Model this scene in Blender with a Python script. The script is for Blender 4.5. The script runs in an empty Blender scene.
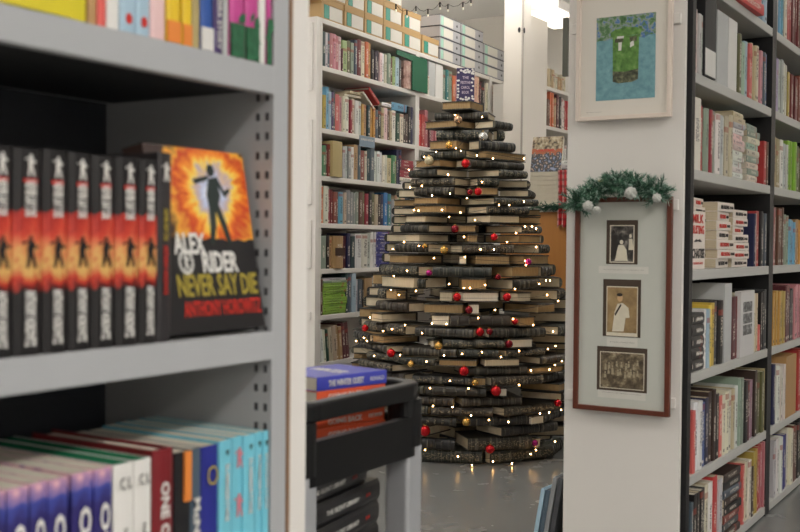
import bpy, bmesh, math, random
from mathutils import Vector, Matrix
R = random.Random(7)
rad = math.radians
SC = bpy.context.scene
COL = SC.collection

# ------------------------------------------------------------------ camera model
FPX = 1070.0
YA = rad(31.9)
PITCH, ROLL = rad(-1.19), rad(0.54)
EYE = Vector((0, 0, 0.96))
f0 = Vector((math.cos(YA), math.sin(YA), 0)); r0 = Vector((math.sin(YA), -math.cos(YA), 0))
fw = f0 * math.cos(PITCH) + Vector((0, 0, 1)) * math.sin(PITCH)
up0 = r0.cross(fw)
rt = r0 * math.cos(ROLL) + up0 * math.sin(ROLL)
up = up0 * math.cos(ROLL) - r0 * math.sin(ROLL)

def ray(px, py):
    return fw + rt * ((px - 400) / FPX) + up * ((266 - py) / FPX)
def at_fwd(px, py, d):
    v = ray(px, py); return EYE + v * (d / v.dot(f0))
def at_y(px, py, y):
    v = ray(px, py); return EYE + v * (y / v.y)
def at_x(px, py, x):
    v = ray(px, py); return EYE + v * (x / v.x)
def to_px(p):
    d = Vector(p) - EYE; z = d.dot(fw)
    return 400 + FPX * d.dot(rt) / z, 266 - FPX * d.dot(up) / z

cd = bpy.data.cameras.new('camera'); cam = bpy.data.objects.new('camera', cd); COL.objects.link(cam)
cam.matrix_world = Matrix.Translation(EYE) @ Matrix((rt, up, -fw)).transposed().to_4x4()
cd.sensor_width = 36; cd.lens = 36 * FPX / 800; cd.clip_start = 0.02; cd.clip_end = 60
cd.dof.use_dof = True; cd.dof.focus_distance = 4.65; cd.dof.aperture_fstop = 7.0
SC.camera = cam
SC.view_settings.view_transform = 'Standard'; SC.view_settings.look = 'None'
SC.view_settings.gamma = 1; SC.view_settings.exposure = 0.5
SC.view_settings.use_curve_mapping = False
try:
    SC.cycles.use_denoising = True
    SC.cycles.max_bounces = 8
    SC.cycles.sample_clamp_indirect = 4
except Exception:
    pass

# ------------------------------------------------------------------ materials
def lin(c):
    return tuple(((v / 255) / 12.92 if v / 255 <= .04045 else ((v / 255 + .055) / 1.055) ** 2.4) for v in c[:3]) + (1,)
class NT:
    def __init__(s, name):
        s.m = bpy.data.materials.new(name); s.m.use_nodes = True
        s.t = s.m.node_tree; s.b = s.t.nodes['Principled BSDF']
    def n(s, typ, **kw):
        x = s.t.nodes.new(typ)
        for k, v in kw.items():
            if isinstance(k, str) and hasattr(x, k): setattr(x, k, v)
        return x
    def l(s, a, b): s.t.links.new(a, b)
    def math(s, op, a, b=None, c=None):
        x = s.n('ShaderNodeMath', operation=op)
        for i, v in enumerate((a, b, c)):
            if v is None: continue
            if isinstance(v, (int, float)): x.inputs[i].default_value = v
            else: s.l(v, x.inputs[i])
        return x.outputs[0]
    def mix(s, f, a, b, mode='MIX'):
        x = s.n('ShaderNodeMix', data_type='RGBA', blend_type=mode)
        for i, v in ((0, f), (6, a), (7, b)):
            if isinstance(v, (int, float)): x.inputs[i].default_value = v
            elif isinstance(v, tuple): x.inputs[i].default_value = v
            else: s.l(v, x.inputs[i])
        return x.outputs[2]
    def noise(s, scale, vec=None, detail=3, rough=.5, out='Fac'):
        x = s.n('ShaderNodeTexNoise'); x.inputs['Scale'].default_value = scale
        x.inputs['Detail'].default_value = detail; x.inputs['Roughness'].default_value = rough
        if vec is not None: s.l(vec, x.inputs['Vector'])
        return x.outputs[out]
    def ramp(s, f, stops, interp='LINEAR'):
        x = s.n('ShaderNodeValToRGB'); x.color_ramp.interpolation = interp
        while len(x.color_ramp.elements) < len(stops): x.color_ramp.elements.new(.5)
        for e, (p, c) in zip(x.color_ramp.elements, stops): e.position = p; e.color = lin(c)
        s.l(f, x.inputs[0]); return x.outputs[0]
    def vecmul(s, v, k):
        x = s.n('ShaderNodeVectorMath', operation='MULTIPLY'); s.l(v, x.inputs[0]); x.inputs[1].default_value = k
        return x.outputs[0]
    def coord(s, which='Object'):
        return s.n('ShaderNodeTexCoord').outputs[which]
    def sep(s, v):
        x = s.n('ShaderNodeSeparateXYZ'); s.l(v, x.inputs[0]); return x.outputs
    def base(s, c):
        if isinstance(c, tuple): s.b.inputs['Base Color'].default_value = c
        else: s.l(c, s.b.inputs['Base Color'])
    def set(s, rough=.5, metal=0, spec=.5):
        s.b.inputs['Roughness'].default_value = rough; s.b.inputs['Metallic'].default_value = metal
        s.b.inputs['Specular IOR Level'].default_value = spec
    def bump(s, h, strength=.2, dist=.01):
        x = s.n('ShaderNodeBump'); x.inputs['Strength'].default_value = strength; x.inputs['Distance'].default_value = dist
        s.l(h, x.inputs['Height']); s.l(x.outputs[0], s.b.inputs['Normal'])

MATS = {}
def flat(name, c, rough=.5, metal=0, var=.06, scale=30, spec=.5):
    if name in MATS: return MATS[name]
    t = NT(name); co = t.coord('Object')
    nz = t.noise(scale, co)
    a = lin(c); b = tuple(max(0, v * (1 - 2 * var)) for v in a[:3]) + (1,)
    t.base(t.mix(nz, b, a)); t.set(rough, metal, spec)
    MATS[name] = t.m; return t.m
def emit(name, c, k):
    if name in MATS: return MATS[name]
    t = NT(name); t.base(lin(c)); t.b.inputs['Emission Color'].default_value = lin(c); t.b.inputs['Emission Strength'].default_value = k
    MATS[name] = t.m; return t.m

def book_cover_mat():
    t = NT('book_cover'); oi = t.n('ShaderNodeObjectInfo'); g = t.coord('Generated'); x, y, z = t.sep(g)
    rnd = oi.outputs['Random']
    onsp = t.math('LESS_THAN', y, .04)
    lum = t.n('ShaderNodeRGBToBW'); t.l(oi.outputs['Color'], lum.inputs[0])
    dark = t.math('LESS_THAN', lum.outputs[0], .32)
    ink = t.mix(dark, lin((45, 40, 45)), lin((222, 214, 200)))
    inx = t.math('LESS_THAN', t.math('ABSOLUTE', t.math('SUBTRACT', x, .5)), .2)
    a = t.math('MULTIPLY_ADD', rnd, .2, .22); b = t.math('MULTIPLY_ADD', t.math('FRACT', t.math('MULTIPLY', rnd, 7.3)), .25, .62)
    inz = t.math('MULTIPLY', t.math('GREATER_THAN', z, a), t.math('LESS_THAN', z, b))
    cmb = t.n('ShaderNodeCombineXYZ'); t.l(t.math('MULTIPLY', x, 3), cmb.inputs[0]); t.l(t.math('MULTIPLY', z, 26), cmb.inputs[2])
    t.l(t.math('MULTIPLY', rnd, 90), cmb.inputs[1])
    nz = t.math('GREATER_THAN', t.noise(1.6, cmb.outputs[0], 4, .7), .5)
    m = t.math('MULTIPLY', t.math('MULTIPLY', onsp, inx), t.math('MULTIPLY', inz, nz))
    # publisher block near the foot on some
    ft = t.math('MULTIPLY', t.math('MULTIPLY', t.math('GREATER_THAN', z, .05), t.math('LESS_THAN', z, .1)), t.math('GREATER_THAN', t.math('FRACT', t.math('MULTIPLY', rnd, 3.7)), .45))
    m2 = t.math('MULTIPLY', t.math('MULTIPLY', onsp, inx), ft)
    mm = t.math('MAXIMUM', m, m2)
    # coloured band on some
    bz = t.math('MULTIPLY', t.math('GREATER_THAN', z, t.math('ADD', b, .03)), t.math('LESS_THAN', z, t.math('ADD', b, .12)))
    bandon = t.math('MULTIPLY', t.math('MULTIPLY', bz, onsp), t.math('GREATER_THAN', t.math('FRACT', t.math('MULTIPLY', rnd, 5.1)), .6))
    c = t.mix(t.math('MULTIPLY', t.noise(14, t.coord('Object')), .25), oi.outputs['Color'], lin((70, 62, 58)))
    c = t.mix(t.math('MULTIPLY', bandon, .6), c, lin((150, 60, 45)))
    c = t.mix(t.math('MULTIPLY', mm, .8), c, ink)
    t.base(c); t.set(.42)
    return t.m
def pages_mat(name='book_pages', c1=(214, 203, 180), c2=(176, 160, 130)):
    t = NT(name); co = t.coord('Object')
    nz = t.noise(3.0, t.vecmul(co, (200, 8, 8)), 2)
    t.base(t.mix(nz, lin(c2), lin(c1))); t.set(.85, 0, .2); return t.m
def leather_mat():
    # dark library leather with ruled bands and faint tooled lettering across the spine
    t = NT('library_leather'); oi = t.n('ShaderNodeObjectInfo'); co = t.coord('Object'); x, y, z = t.sep(co); gx, gy, gz = t.sep(t.coord('Generated'))
    rnd = oi.outputs['Random']
    c = t.mix(t.noise(25, co, 5, .65), oi.outputs['Color'], t.mix(1.0, oi.outputs['Color'], lin((62, 59, 54)), 'ADD'))
    c = t.mix(.55, oi.outputs['Color'], c)
    cmb = t.n('ShaderNodeCombineXYZ'); t.l(t.math('MULTIPLY', x, 95), cmb.inputs[0]); t.l(t.math('MULTIPLY', rnd, 50), cmb.inputs[1])
    lines = t.math('GREATER_THAN', t.noise(1.0, cmb.outputs[0], 2, .7), .56)
    front = t.math('LESS_THAN', gy, .12)
    cmb2 = t.n('ShaderNodeCombineXYZ'); t.l(t.math('MULTIPLY', x, 90), cmb2.inputs[0]); t.l(t.math('MULTIPLY', z, 120), cmb2.inputs[2]); t.l(t.math('MULTIPLY', rnd, 33), cmb2.inputs[1])
    lett = t.math('MULTIPLY', t.math('GREATER_THAN', t.noise(1.3, cmb2.outputs[0], 3, .6), .56), t.math('LESS_THAN', t.math('ABSOLUTE', t.math('SUBTRACT', gz, .5)), .25))
    has = t.math('GREATER_THAN', t.math('FRACT', t.math('MULTIPLY', rnd, 9.7)), .55)
    c = t.mix(t.math('MULTIPLY', t.math('MULTIPLY', lines, front), .3), c, lin((140, 136, 122)))
    c = t.mix(t.math('MULTIPLY', t.math('MULTIPLY', lett, front), t.math('MULTIPLY', has, .5)), c, lin((170, 158, 130)))
    t.base(c); t.set(.5, 0, .4); t.bump(t.noise(180, co), .25, .002)
    return t.m
M_BOOK = book_cover_mat(); M_PAGE = pages_mat(); M_LEATHER = leather_mat()
M_PAGE_OLD = pages_mat('old_pages', (182, 156, 116), (118, 94, 62))
M_PAGE_WHITE = pages_mat('white_pages', (226, 220, 206), (196, 188, 170))
M_PAGE_GREEN = pages_mat('green_pages', (24, 122, 84), (14, 96, 64))
M_WHITE = flat('white_paint', (228, 224, 219), .55, 0, .03, 3)
M_WHITE2 = flat('shelf_white', (222, 218, 212), .45, 0, .03, 5)
M_CREAMW = flat('column_paint', (222, 216, 207), .6, 0, .02, 2)
M_GREY = flat('grey_metal', (174, 176, 179), .4, .0, .03, 12)
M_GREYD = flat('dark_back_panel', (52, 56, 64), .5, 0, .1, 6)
M_BLACKM = flat('black_upright', (26, 26, 28), .45, 0, .1)
M_PLASTIC = flat('black_plastic', (13, 13, 15), .45, 0, .15, 60, .35)
M_LEG = flat('leg_metal', (176, 178, 182), .35, .25, .05)

# ------------------------------------------------------------------ mesh building
class MB:
    def __init__(s): s.v = []; s.f = []; s.mi = []
    def add(s, vs, fs, m=0):
        b = len(s.v); s.v += [tuple(v) for v in vs]; s.f += [tuple(b + i for i in f) for f in fs]; s.mi += [m] * len(fs); return s
    def box(s, a, b, m=0, M=None):
        (x0, y0, z0), (x1, y1, z1) = a, b
        vs = [Vector(p) for p in ((x0, y0, z0), (x1, y0, z0), (x1, y1, z0), (x0, y1, z0), (x0, y0, z1), (x1, y0, z1), (x1, y1, z1), (x0, y1, z1))]
        if M: vs = [M @ v for v in vs]
        return s.add(vs, [(0, 3, 2, 1), (4, 5, 6, 7), (0, 1, 5, 4), (1, 2, 6, 5), (2, 3, 7, 6), (3, 0, 4, 7)], m)
    def prism(s, poly, z0, z1, m=0, M=None):
        n = len(poly)
        vs = [Vector((x, y, z0)) for x, y in poly] + [Vector((x, y, z1)) for x, y in poly]
        if M: vs = [M @ v for v in vs]
        return s.add(vs, [tuple(range(n))[::-1], tuple(range(n, 2 * n))] + [(i, (i + 1) % n, n + (i + 1) % n, n + i) for i in range(n)], m)
    def tube(s, pts, r, n=6, m=0):
        pts = [Vector(p) for p in pts]; rings = []
        for i, p in enumerate(pts):
            d = (pts[min(i + 1, len(pts) - 1)] - pts[max(i - 1, 0)]).normalized()
            a = d.cross(Vector((0, 0, 1)));
            if a.length < 1e-3: a = d.cross(Vector((1, 0, 0)))
            a.normalize(); b = d.cross(a)
            rr = r[i] if isinstance(r, (list, tuple)) else r
            rings.append([p + (a * math.cos(2 * math.pi * k / n) + b * math.sin(2 * math.pi * k / n)) * rr for k in range(n)])
        vs = [v for q in rings for v in q]; fs = []
        for i in range(len(pts) - 1):
            for k in range(n):
                fs.append((i * n + k, i * n + (k + 1) % n, (i + 1) * n + (k + 1) % n, (i + 1) * n + k))
        fs += [tuple(range(n))[::-1], tuple(range((len(pts) - 1) * n, len(pts) * n))]
        return s.add(vs, fs, m)
    def ball(s, c, r, u=10, w=7, m=0, sc=(1, 1, 1)):
        vs = [(c[0], c[1], c[2] + r * sc[2])]; fs = []
        for i in range(1, w):
            th = math.pi * i / w
            for k in range(u):
                ph = 2 * math.pi * k / u
                vs.append((c[0] + r * sc[0] * math.sin(th) * math.cos(ph), c[1] + r * sc[1] * math.sin(th) * math.sin(ph), c[2] + r * sc[2] * math.cos(th)))
        vs.append((c[0], c[1], c[2] - r * sc[2])); L = len(vs) - 1
        for k in range(u):
            fs.append((0, 1 + k, 1 + (k + 1) % u)); fs.append((L, L - u + (k + 1) % u, L - u + k))
        for i in range(w - 2):
            for k in range(u):
                a = 1 + i * u; fs.append((a + k, a + u + k, a + u + (k + 1) % u, a + (k + 1) % u))
        return s.add(vs, fs, m)
    def mesh(s, name, mats, smooth=False, bevel=0):
        me = bpy.data.meshes.new(name); me.from_pydata(s.v, [], s.f)
        for m in (mats if isinstance(mats, (list, tuple)) else [mats]): me.materials.append(m)
        me.polygons.foreach_set('material_index', s.mi)
        if smooth: me.polygons.foreach_set('use_smooth', [True] * len(s.f))
        me.update(); return me
    def obj(s, name, mats, parent=None, smooth=False, bevel=0, M=None):
        o = bpy.data.objects.new(name, s.mesh(name, mats, smooth)); COL.objects.link(o)
        if parent: o.parent = parent
        if M is not None: o.matrix_world = M if not parent else M
        if bevel:
            b = o.modifiers.new('b', 'BEVEL'); b.width = bevel; b.segments = 3; b.limit_method = 'ANGLE'
        return o
def empty(name, M=None):
    o = bpy.data.objects.new(name, None); COL.objects.link(o); o.empty_display_size = .05
    if M is not None: o.matrix_world = M
    return o
USED = set()
def tag(o, label, cat, group=None, kind=None):
    w = label.split()
    if len(w) > 16: print('LONG', label)
    if label in USED and not group: print('DUP', label)
    USED.add(label)
    o['label'] = label; o['category'] = cat
    if group: o['group'] = group
    if kind: o['kind'] = kind
    return o
def struct(o): o['kind'] = 'structure'; return o
ORD = 'first second third fourth fifth sixth seventh eighth ninth tenth eleventh twelfth thirteenth fourteenth fifteenth sixteenth seventeenth eighteenth nineteenth twentieth twenty-first twenty-second twenty-third twenty-fourth twenty-fifth twenty-sixth twenty-seventh twenty-eighth twenty-ninth thirtieth thirty-first thirty-second thirty-third thirty-fourth thirty-fifth thirty-sixth thirty-seventh thirty-eighth thirty-ninth fortieth forty-first forty-second forty-third forty-fourth forty-fifth forty-sixth forty-seventh forty-eighth forty-ninth fiftieth'.split()

def text(s, w, h, mat, parent, M, bold=.02, th=.0006, name='lettering'):
    """lettering fitted into w x h, centred, in the local XY plane of M"""
    cu = bpy.data.curves.new('t', 'FONT'); cu.body = s; cu.align_x = 'CENTER'; cu.align_y = 'CENTER'; cu.offset = bold; cu.extrude = .01; cu.resolution_u = 2
    tmp = bpy.data.objects.new('t', cu); COL.objects.link(tmp)
    dg = bpy.context.evaluated_depsgraph_get(); me = bpy.data.meshes.new_from_object(tmp.evaluated_get(dg))
    bpy.data.objects.remove(tmp); bpy.data.curves.remove(cu)
    xs = [v.co.x for v in me.vertices]; ys = [v.co.y for v in me.vertices]
    cx, cy = (min(xs) + max(xs)) / 2, (min(ys) + max(ys)) / 2; sx, sy = w / (max(xs) - min(xs)), h / (max(ys) - min(ys))
    for v in me.vertices: v.co = Vector(((v.co.x - cx) * sx, (v.co.y - cy) * sy, v.co.z / .01 * th * .5 + th * .5))
    me.materials.clear(); me.materials.append(mat)
    o = bpy.data.objects.new(name, me); COL.objects.link(o); o.parent = parent; o.matrix_local = M
    return o

# ------------------------------------------------------------------ colours
CO = {
 'red': (190, 40, 38), 'bright red': (214, 36, 34), 'dark red': (120, 26, 34), 'crimson': (158, 28, 52), 'maroon': (92, 22, 36), 'pink': (218, 138, 150), 'pale pink': (232, 196, 196), 'dusty pink': (186, 104, 112),
 'coral': (222, 96, 88), 'orange': (226, 108, 44), 'amber': (216, 160, 60), 'tan': (186, 146, 96), 'sand': (206, 186, 146), 'beige': (200, 184, 154), 'olive beige': (176, 160, 108), 'cream': (224, 214, 190), 'ivory': (228, 222, 208), 'white': (228, 226, 222),
 'light grey': (190, 192, 192), 'grey': (142, 144, 146), 'dark grey': (74, 76, 80), 'slate': (78, 94, 108), 'black': (28, 27, 30), 'brown': (104, 66, 48), 'dark brown': (58, 40, 34), 'red brown': (140, 62, 46),
 'navy': (30, 36, 78), 'blue': (44, 84, 160), 'royal blue': (40, 46, 138), 'sky blue': (96, 170, 208), 'pale blue': (168, 196, 214), 'teal': (44, 126, 128), 'dark teal': (26, 62, 68), 'bright blue': (20, 118, 180), 'purple': (68, 48, 104), 'dark purple': (60, 46, 66), 'mauve': (170, 130, 150),
 'green': (62, 128, 84), 'dark green': (22, 74, 56), 'olive': (104, 104, 62), 'light green': (158, 186, 116), 'sage': (140, 160, 140), 'lime': (142, 190, 40), 'mustard': (190, 162, 56), 'yellow': (232, 196, 40), 'bright yellow': (222, 208, 40), 'mint': (170, 206, 184),
 'magenta': (196, 72, 146), 'aqua': (120, 200, 222), 'lilac': (176, 160, 200), 'peach': (228, 180, 150)}

# ------------------------------------------------------------------ shelf books
def book_mesh(T, D, H, board=.0022, hard=False):
    """local: x thickness, y depth (spine at y=0), z height"""
    b = board; i = .004 if hard else 0.0008
    mb = MB()
    bow = .12 * T if hard else .04 * T
    prof = [(0, D), (0, 0), (T * .2, -bow * .8), (T * .5, -bow), (T * .8, -bow * .8), (T, 0), (T, D), (T - b, D), (T - b, b), (b, b), (b, D)]
    mb.prism(prof, 0, H)
    # prism caps as ngons are concave; replace by quads
    n = len(prof); mb.f = mb.f[2:]; mb.mi = mb.mi[2:]
    quads = [(0, 1, 9, 10), (1, 2, 9), (2, 3, 9), (3, 8, 9), (3, 4, 8), (4, 5, 8), (5, 6, 7, 8)]
    for q in quads:
        mb.f.append(tuple(q[::-1])); mb.f.append(tuple(n + k for k in q)); mb.mi += [0, 0]
    pg = MB().box((b, b, i), (T - b, D - max(i, .001), H - i))
    return mb, pg
def make_book(name, M, T, D, H, colour, hard=None, pages=None, cmat=None):
    if hard is None: hard = R.random() < .45
    mb, pg = book_mesh(T, D, H, .0026 if hard else .001, hard)
    if name == 'book': name = 'hardback_book' if hard else 'paperback'
    o = mb.obj(name, cmat or M_BOOK); o.matrix_world = M
    c = CO[colour] if isinstance(colour, str) else colour
    j = 1 + R.uniform(-.12, .12); l = lin(c); g_ = sum(l[:3]) / 3; o.color = tuple(min(1, (v * .86 + g_ * .14) * j * R.uniform(.95, 1.05)) for v in l[:3]) + (1,)
    p = pg.obj('page_block', pages or (M_PAGE if R.random() < .6 else M_PAGE_WHITE), o)
    return o

class Frame:
    """a bookcase front: origin at front left foot, x along the run, y into the depth"""
    def __init__(s, ox, oy, ang):
        s.o = Vector((ox, oy, 0)); s.a = ang
        s.M = Matrix.Translation(s.o) @ Matrix.Rotation(ang, 4, 'Z'); s.I = s.M.inverted(); s.bays = []
    def hit(s, px, py, y=0.0):
        v = s.I.to_3x3() @ ray(px, py); e = s.I @ EYE
        return e + v * ((y - e.y) / v.y)
    def at(s, x, y, z, rz=0, ry=0, rx=0):
        return s.M @ Matrix.Translation((x, y, z)) @ Matrix.Rotation(rz, 4, 'Z') @ Matrix.Rotation(ry, 4, 'Y') @ Matrix.Rotation(rx, 4, 'X')

def thick(T): return 'slim' if T < .022 else ('thick' if T > .042 else 'medium')
def row(fr, z, px0, py, spec, phrase, group, setback=.006, maxT=.05, depth=.15, xmax=None, cat='book'):
    """spec: 'px height_cm colour [t<deg>] [k]; ...' px is the right edge as photographed"""
    items = []; x = fr.hit(px0, py, setback).x
    for tok in spec.split(';'):
        w = tok.split()
        if not w: continue
        px, h = float(w[0]), float(w[1]) / 100; fl = [q for q in w[2:] if q[0] == 't' and q[1:].lstrip('-').isdigit() or q == 'k' or q == 'gap']
        col = ' '.join(q for q in w[2:] if q not in fl); x1 = fr.hit(px, py, setback).x
        tl = sum(float(q[1:]) for q in fl if q[0] == 't')
        n = 1 if 'k' in fl else max(1, round((x1 - x) / (maxT * .68))) if (x1 - x) > maxT else 1
        if 'gap' in fl: x = x1; continue
        for k in range(n):
            a = x + (x1 - x) * k / n; b = x + (x1 - x) * (k + 1) / n
            items.append((a, b, h * (1 + (R.uniform(-.04, .02) if n > 1 else 0)), col, rad(tl)))
        x = x1
    objs = []
    for i, (a, b, h, col, tl) in enumerate(items):
        if xmax and b > xmax: continue
        for lo, hi, zz, th_ in fr.bays:
            if lo - .06 < (a + b) / 2 < hi + .06:
                a, b = max(a, lo), min(b, hi); nz = [q - th_ for q in zz if q - th_ > z + .05]
                if nz: h = min(h, min(nz) - z - .004)
        if b - a < .006: continue
        T = (b - a) * math.cos(tl) - .0012 if tl else b - a - .0012
        D = min(depth, h * .72) * R.uniform(.93, 1); y = setback + R.uniform(-.004, .006)
        if tl > 0: M = fr.at(b - T * math.cos(tl) , y, z + T * math.sin(tl) + .0005, 0, -0, 0) @ Matrix.Rotation(tl, 4, 'Y')
        elif tl < 0: M = fr.at(a, y, z + .0005) @ Matrix.Rotation(tl, 4, 'Y')
        else: M = fr.at(a, y, z + .0004)
        if tl > 0: M = fr.at(a, y, z + .0005 + T * math.sin(tl)) @ Matrix.Rotation(tl, 4, 'Y')
        o = make_book('book', M, T, D, h, col)
        objs.append((o, col, T))
    n = len(objs); cols = [c for _, c, _ in objs]
    def variants(i):
        o, col, T = objs[i]; th = thick(T)
        if i and i < n - 1:
            yield f'{th} {col} book between {cols[i - 1]} and {cols[i + 1]} books, {phrase}'
            yield f'{col} book between {cols[i - 1]} and {cols[i + 1]} ones, {phrase}'
        yield f'{th} {col} book, {"rightmost" if i == n - 1 and n > 1 else ORD[i] + " from the left" if i else "leftmost"}, {phrase}'
        yield f'{col} book, {ORD[i]} from left, {phrase}'
        yield f'{col}, {ORD[i]} from left, {phrase}'
    al = [list(variants(i)) for i in range(n)]; firsts = [a[0] for a in al]
    for i, (o, col, T) in enumerate(objs):
        for k, v in enumerate(al[i]):
            if len(v.split()) <= 16 and v not in USED and not (k < 1 and firsts.count(v) > 1): break
        tag(o, v, cat, group)
    return objs
def pile(fr, x, y, z, cols, L, W, phrase, group, rz=0, spine='front', tmin=.02, tmax=.03, zmax=None, names='book', jit=2, T=None):
    """books lying flat, spine along the run; bottom first"""
    n = len(cols); out = []
    for i, c in enumerate(cols):
        t = T or R.uniform(tmin, tmax)
        dx, dy, a = R.uniform(-1, 1) * .004 * jit / 2, R.uniform(0, 1) * .004, rad(R.uniform(-jit, jit)) + rz
        # spine along x: rotate the book so height->x, thickness->z
        M = fr.at(x + dx, y + dy, z, a) @ Matrix(((0, 0, 1, 0), (0, 1, 0, 0), (-1, 0, 0, t), (0, 0, 0, 1)))
        o = make_book(names, M, t - .0006, W * R.uniform(.95, 1), L * R.uniform(.97, 1), c)
        if n > 1: s = ('topmost' if i == n - 1 else 'lowest' if i == 0 else f'{ORD[n - 1 - i]} from the top')
        else: s = 'single'
        tag(o, f'{c} book, {s} of {phrase}', 'book', group)
        z += t; out.append(o)
    return z

# ------------------------------------------------------------------ room shell
XF, XB, YL_, YR_, ZC = 8.6, -4.0, 5.5, -8.0, 3.0
def floor_mat():
    t = NT('vinyl_floor'); co = t.coord('Object')
    c = t.mix(t.noise(2.2, co, 4), lin((104, 106, 106)), lin((122, 123, 122)))
    vo = t.n('ShaderNodeTexVoronoi'); vo.inputs['Scale'].default_value = 16; t.l(co, vo.inputs['Vector'])
    big = t.math('GREATER_THAN', t.noise(1.7, co, 2), .56)
    sp = t.math('MULTIPLY', t.math('LESS_THAN', t.math('ADD', vo.outputs['Distance'], t.math('MULTIPLY', t.noise(90, co), .12)), .17), big)
    c = t.mix(sp, c, lin((196, 190, 176)))
    t.base(c); t.set(.25, 0, .5)
    t.l(t.math('MULTIPLY_ADD', t.noise(8, co), .12, .2), t.b.inputs['Roughness'])
    return t.m
struct(MB().box((XB, YR_, -.05), (XF, YL_, 0)).obj('floor', floor_mat()))
M_CEIL = flat('ceiling_paint', (242, 241, 238), .8, 0, .02, 1)
M_WALL = flat('wall_paint', (222, 218, 211), .8, 0, .03, 1)
struct(MB().box((XB, YR_, ZC), (XF, YL_, ZC + .05)).obj('ceiling', M_CEIL))
struct(MB().box((XF, YR_, 0), (XF + .05, YL_, ZC)).obj('wall_far', M_WALL))
struct(MB().box((XB - .05, YR_, 0), (XB, YL_, ZC)).obj('wall_behind', M_WALL))
struct(MB().box((XB, YL_, 0), (XF, YL_ + .05, ZC)).obj('wall_left', M_WALL))
struct(MB().box((XB, YR_ - .05, 0), (XF, YR_, ZC)).obj('wall_right', M_WALL))

def ceiling_light(x, y, k, label, lx=1.2, ly=.6, z=ZC):
    e = empty('ceiling_light', Matrix.Translation((x, y, z)))
    f = MB(); f.box((-lx / 2, -ly / 2, -.05), (-lx / 2 + .03, ly / 2, -.001)); f.box((lx / 2 - .03, -ly / 2, -.05), (lx / 2, ly / 2, -.001))
    f.box((-lx / 2 + .03, -ly / 2, -.05), (lx / 2 - .03, -ly / 2 + .03, -.001)); f.box((-lx / 2 + .03, ly / 2 - .03, -.05), (lx / 2 - .03, ly / 2, -.001))
    f.obj('frame', M_WHITE2, e)
    MB().box((-lx / 2 + .03, -ly / 2 + .03, -.045), (lx / 2 - .03, ly / 2 - .03, -.02)).obj('diffuser', emit('diffuser%.1f' % k, (255, 250, 243), k), e)
    if z < ZC:
        for sx in (-1, 1): MB().tube([(sx * lx * .4, 0, -.02), (sx * lx * .4, 0, ZC - z - .0005)], .004, 6).obj('hanging_rod', M_WHITE2, e)
    tag(e, label, 'light')
KL = 13.0
for x, y, k, l in [(-1.6, -1.6, 2.1, 'ceiling light panel behind the viewer, nearest the front shelving'), (1.4, -1.7, 1.9, 'ceiling light panel over the aisle by the framed pictures'),
                   (4.8, -1.7, .35, 'ceiling light panel over the bays of the pillar bookcase'), (-2.2, -4.2, 1.8, 'ceiling light panel behind the viewer in the middle row'), (.8, -4.2, 1.2, 'ceiling light panel in the middle row opposite the front shelving'),
                   (3.8, -4.2, .8, 'ceiling light panel in the middle row opposite the pillar bookcase'), (-1.6, -6.6, 1.1, 'ceiling light panel by the far side wall, behind the viewer'), (1.6, -6.6, 1.1, 'ceiling light panel by the far side wall opposite front shelving'),
                   (-2.6, .9, 2.6, 'ceiling light panel behind the viewer on the shelving side'),
                   (3.2, 2.2, .75, 'ceiling light panel in front of the book tree'), (1.0, 3.4, .9, 'ceiling light panel above the space behind the front shelving'),
                   (5.6, 1.2, .25, 'ceiling light panel beyond the pillar and short of the column'), (5.9, 2.9, .35, 'unseen light panel hung low to brighten the ceiling, between book tree and column'),
                   (6.0, 4.9, 1.5, 'unseen light panel hung low to brighten the ceiling, far corner beyond the bookcases'), (2.6, 4.6, .55, 'unseen light panel hung low to brighten the ceiling, left of the tree'),
                   (7.6, .8, .6, 'unseen light panel hung low to brighten the ceiling near the far wall')]:
    ceiling_light(x, y, KL * k, l, z=2.75 if (x, y) in ((6.0, 4.9), (5.9, 2.9), (7.6, .8), (2.6, 4.6)) else ZC)  # the lowered ones are unseen, added to throw light up onto the ceiling

# ------------------------------------------------------------------ front shelf unit (left)
FL = Frame(0, .853, 0)
XE = FL.hit(275, 66).x
zt = [FL.hit(275, 66).z, FL.hit(272, 331.5).z]; zt.append(zt[1] - .337); zt = sorted(zt) # lower, mid, top
unit = empty('shelf_unit', Matrix.Translation((XE - .92, .853, 0)))
tag(unit, 'grey metal shelving unit with perforated uprights closest to the viewer', 'shelving')
X0 = -.0; W_ = .92
def lip_shelf(z):
    mb = MB(); pr = [(0, z - .036), (.016, z - .036), (.016, z - .004), (.285, z - .004), (.285, z - .03), (.30, z - .03), (.30, z), (0, z)]
    mb.prism(pr, .002, W_ - .001, 0, Matrix(((0, 0, 1, 0), (1, 0, 0, 0), (0, 1, 0, 0), (0, 0, 0, 1))))
    o = mb.obj('shelf', M_GREY, unit, bevel=.0015)
    MB().box((.004, .0165, z - .03), (W_ - .003, .2845, z - .0045)).obj('underside_shade', flat('underside_shade_dark', (36, 38, 42), .6), unit)  # dark slab under the deck, painting in the shade behind the lip
    return o
for z in zt + [zt[0] - .337, zt[-1] + .36]: lip_shelf(z)
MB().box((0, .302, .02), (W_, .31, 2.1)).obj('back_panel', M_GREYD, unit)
MB().box((W_, .002, 0), (W_ + .03, .31, 2.1)).obj('side_panel', M_GREY, unit)
MB().box((-.03, .002, 0), (-.001, .31, 2.1)).obj('side_panel', M_GREY, unit)
sl = MB()
for k in range(75):
    for yy in (.009, .024):
        z = .3 + k * .0247; sl.box((W_ - .0012, yy, z), (W_ + .001, yy + .005, z + .0095))
for k in range(9):
    sl.box((W_ - .0012, .16, .4 + k * .21), (W_ + .001, .168, .408 + k * .21))
sl.obj('slot_pattern', flat('slot_grey', (62, 62, 66), .6), unit)
pn = empty('end_panel', Matrix.Translation((XE + .032, .852, 0)))
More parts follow.
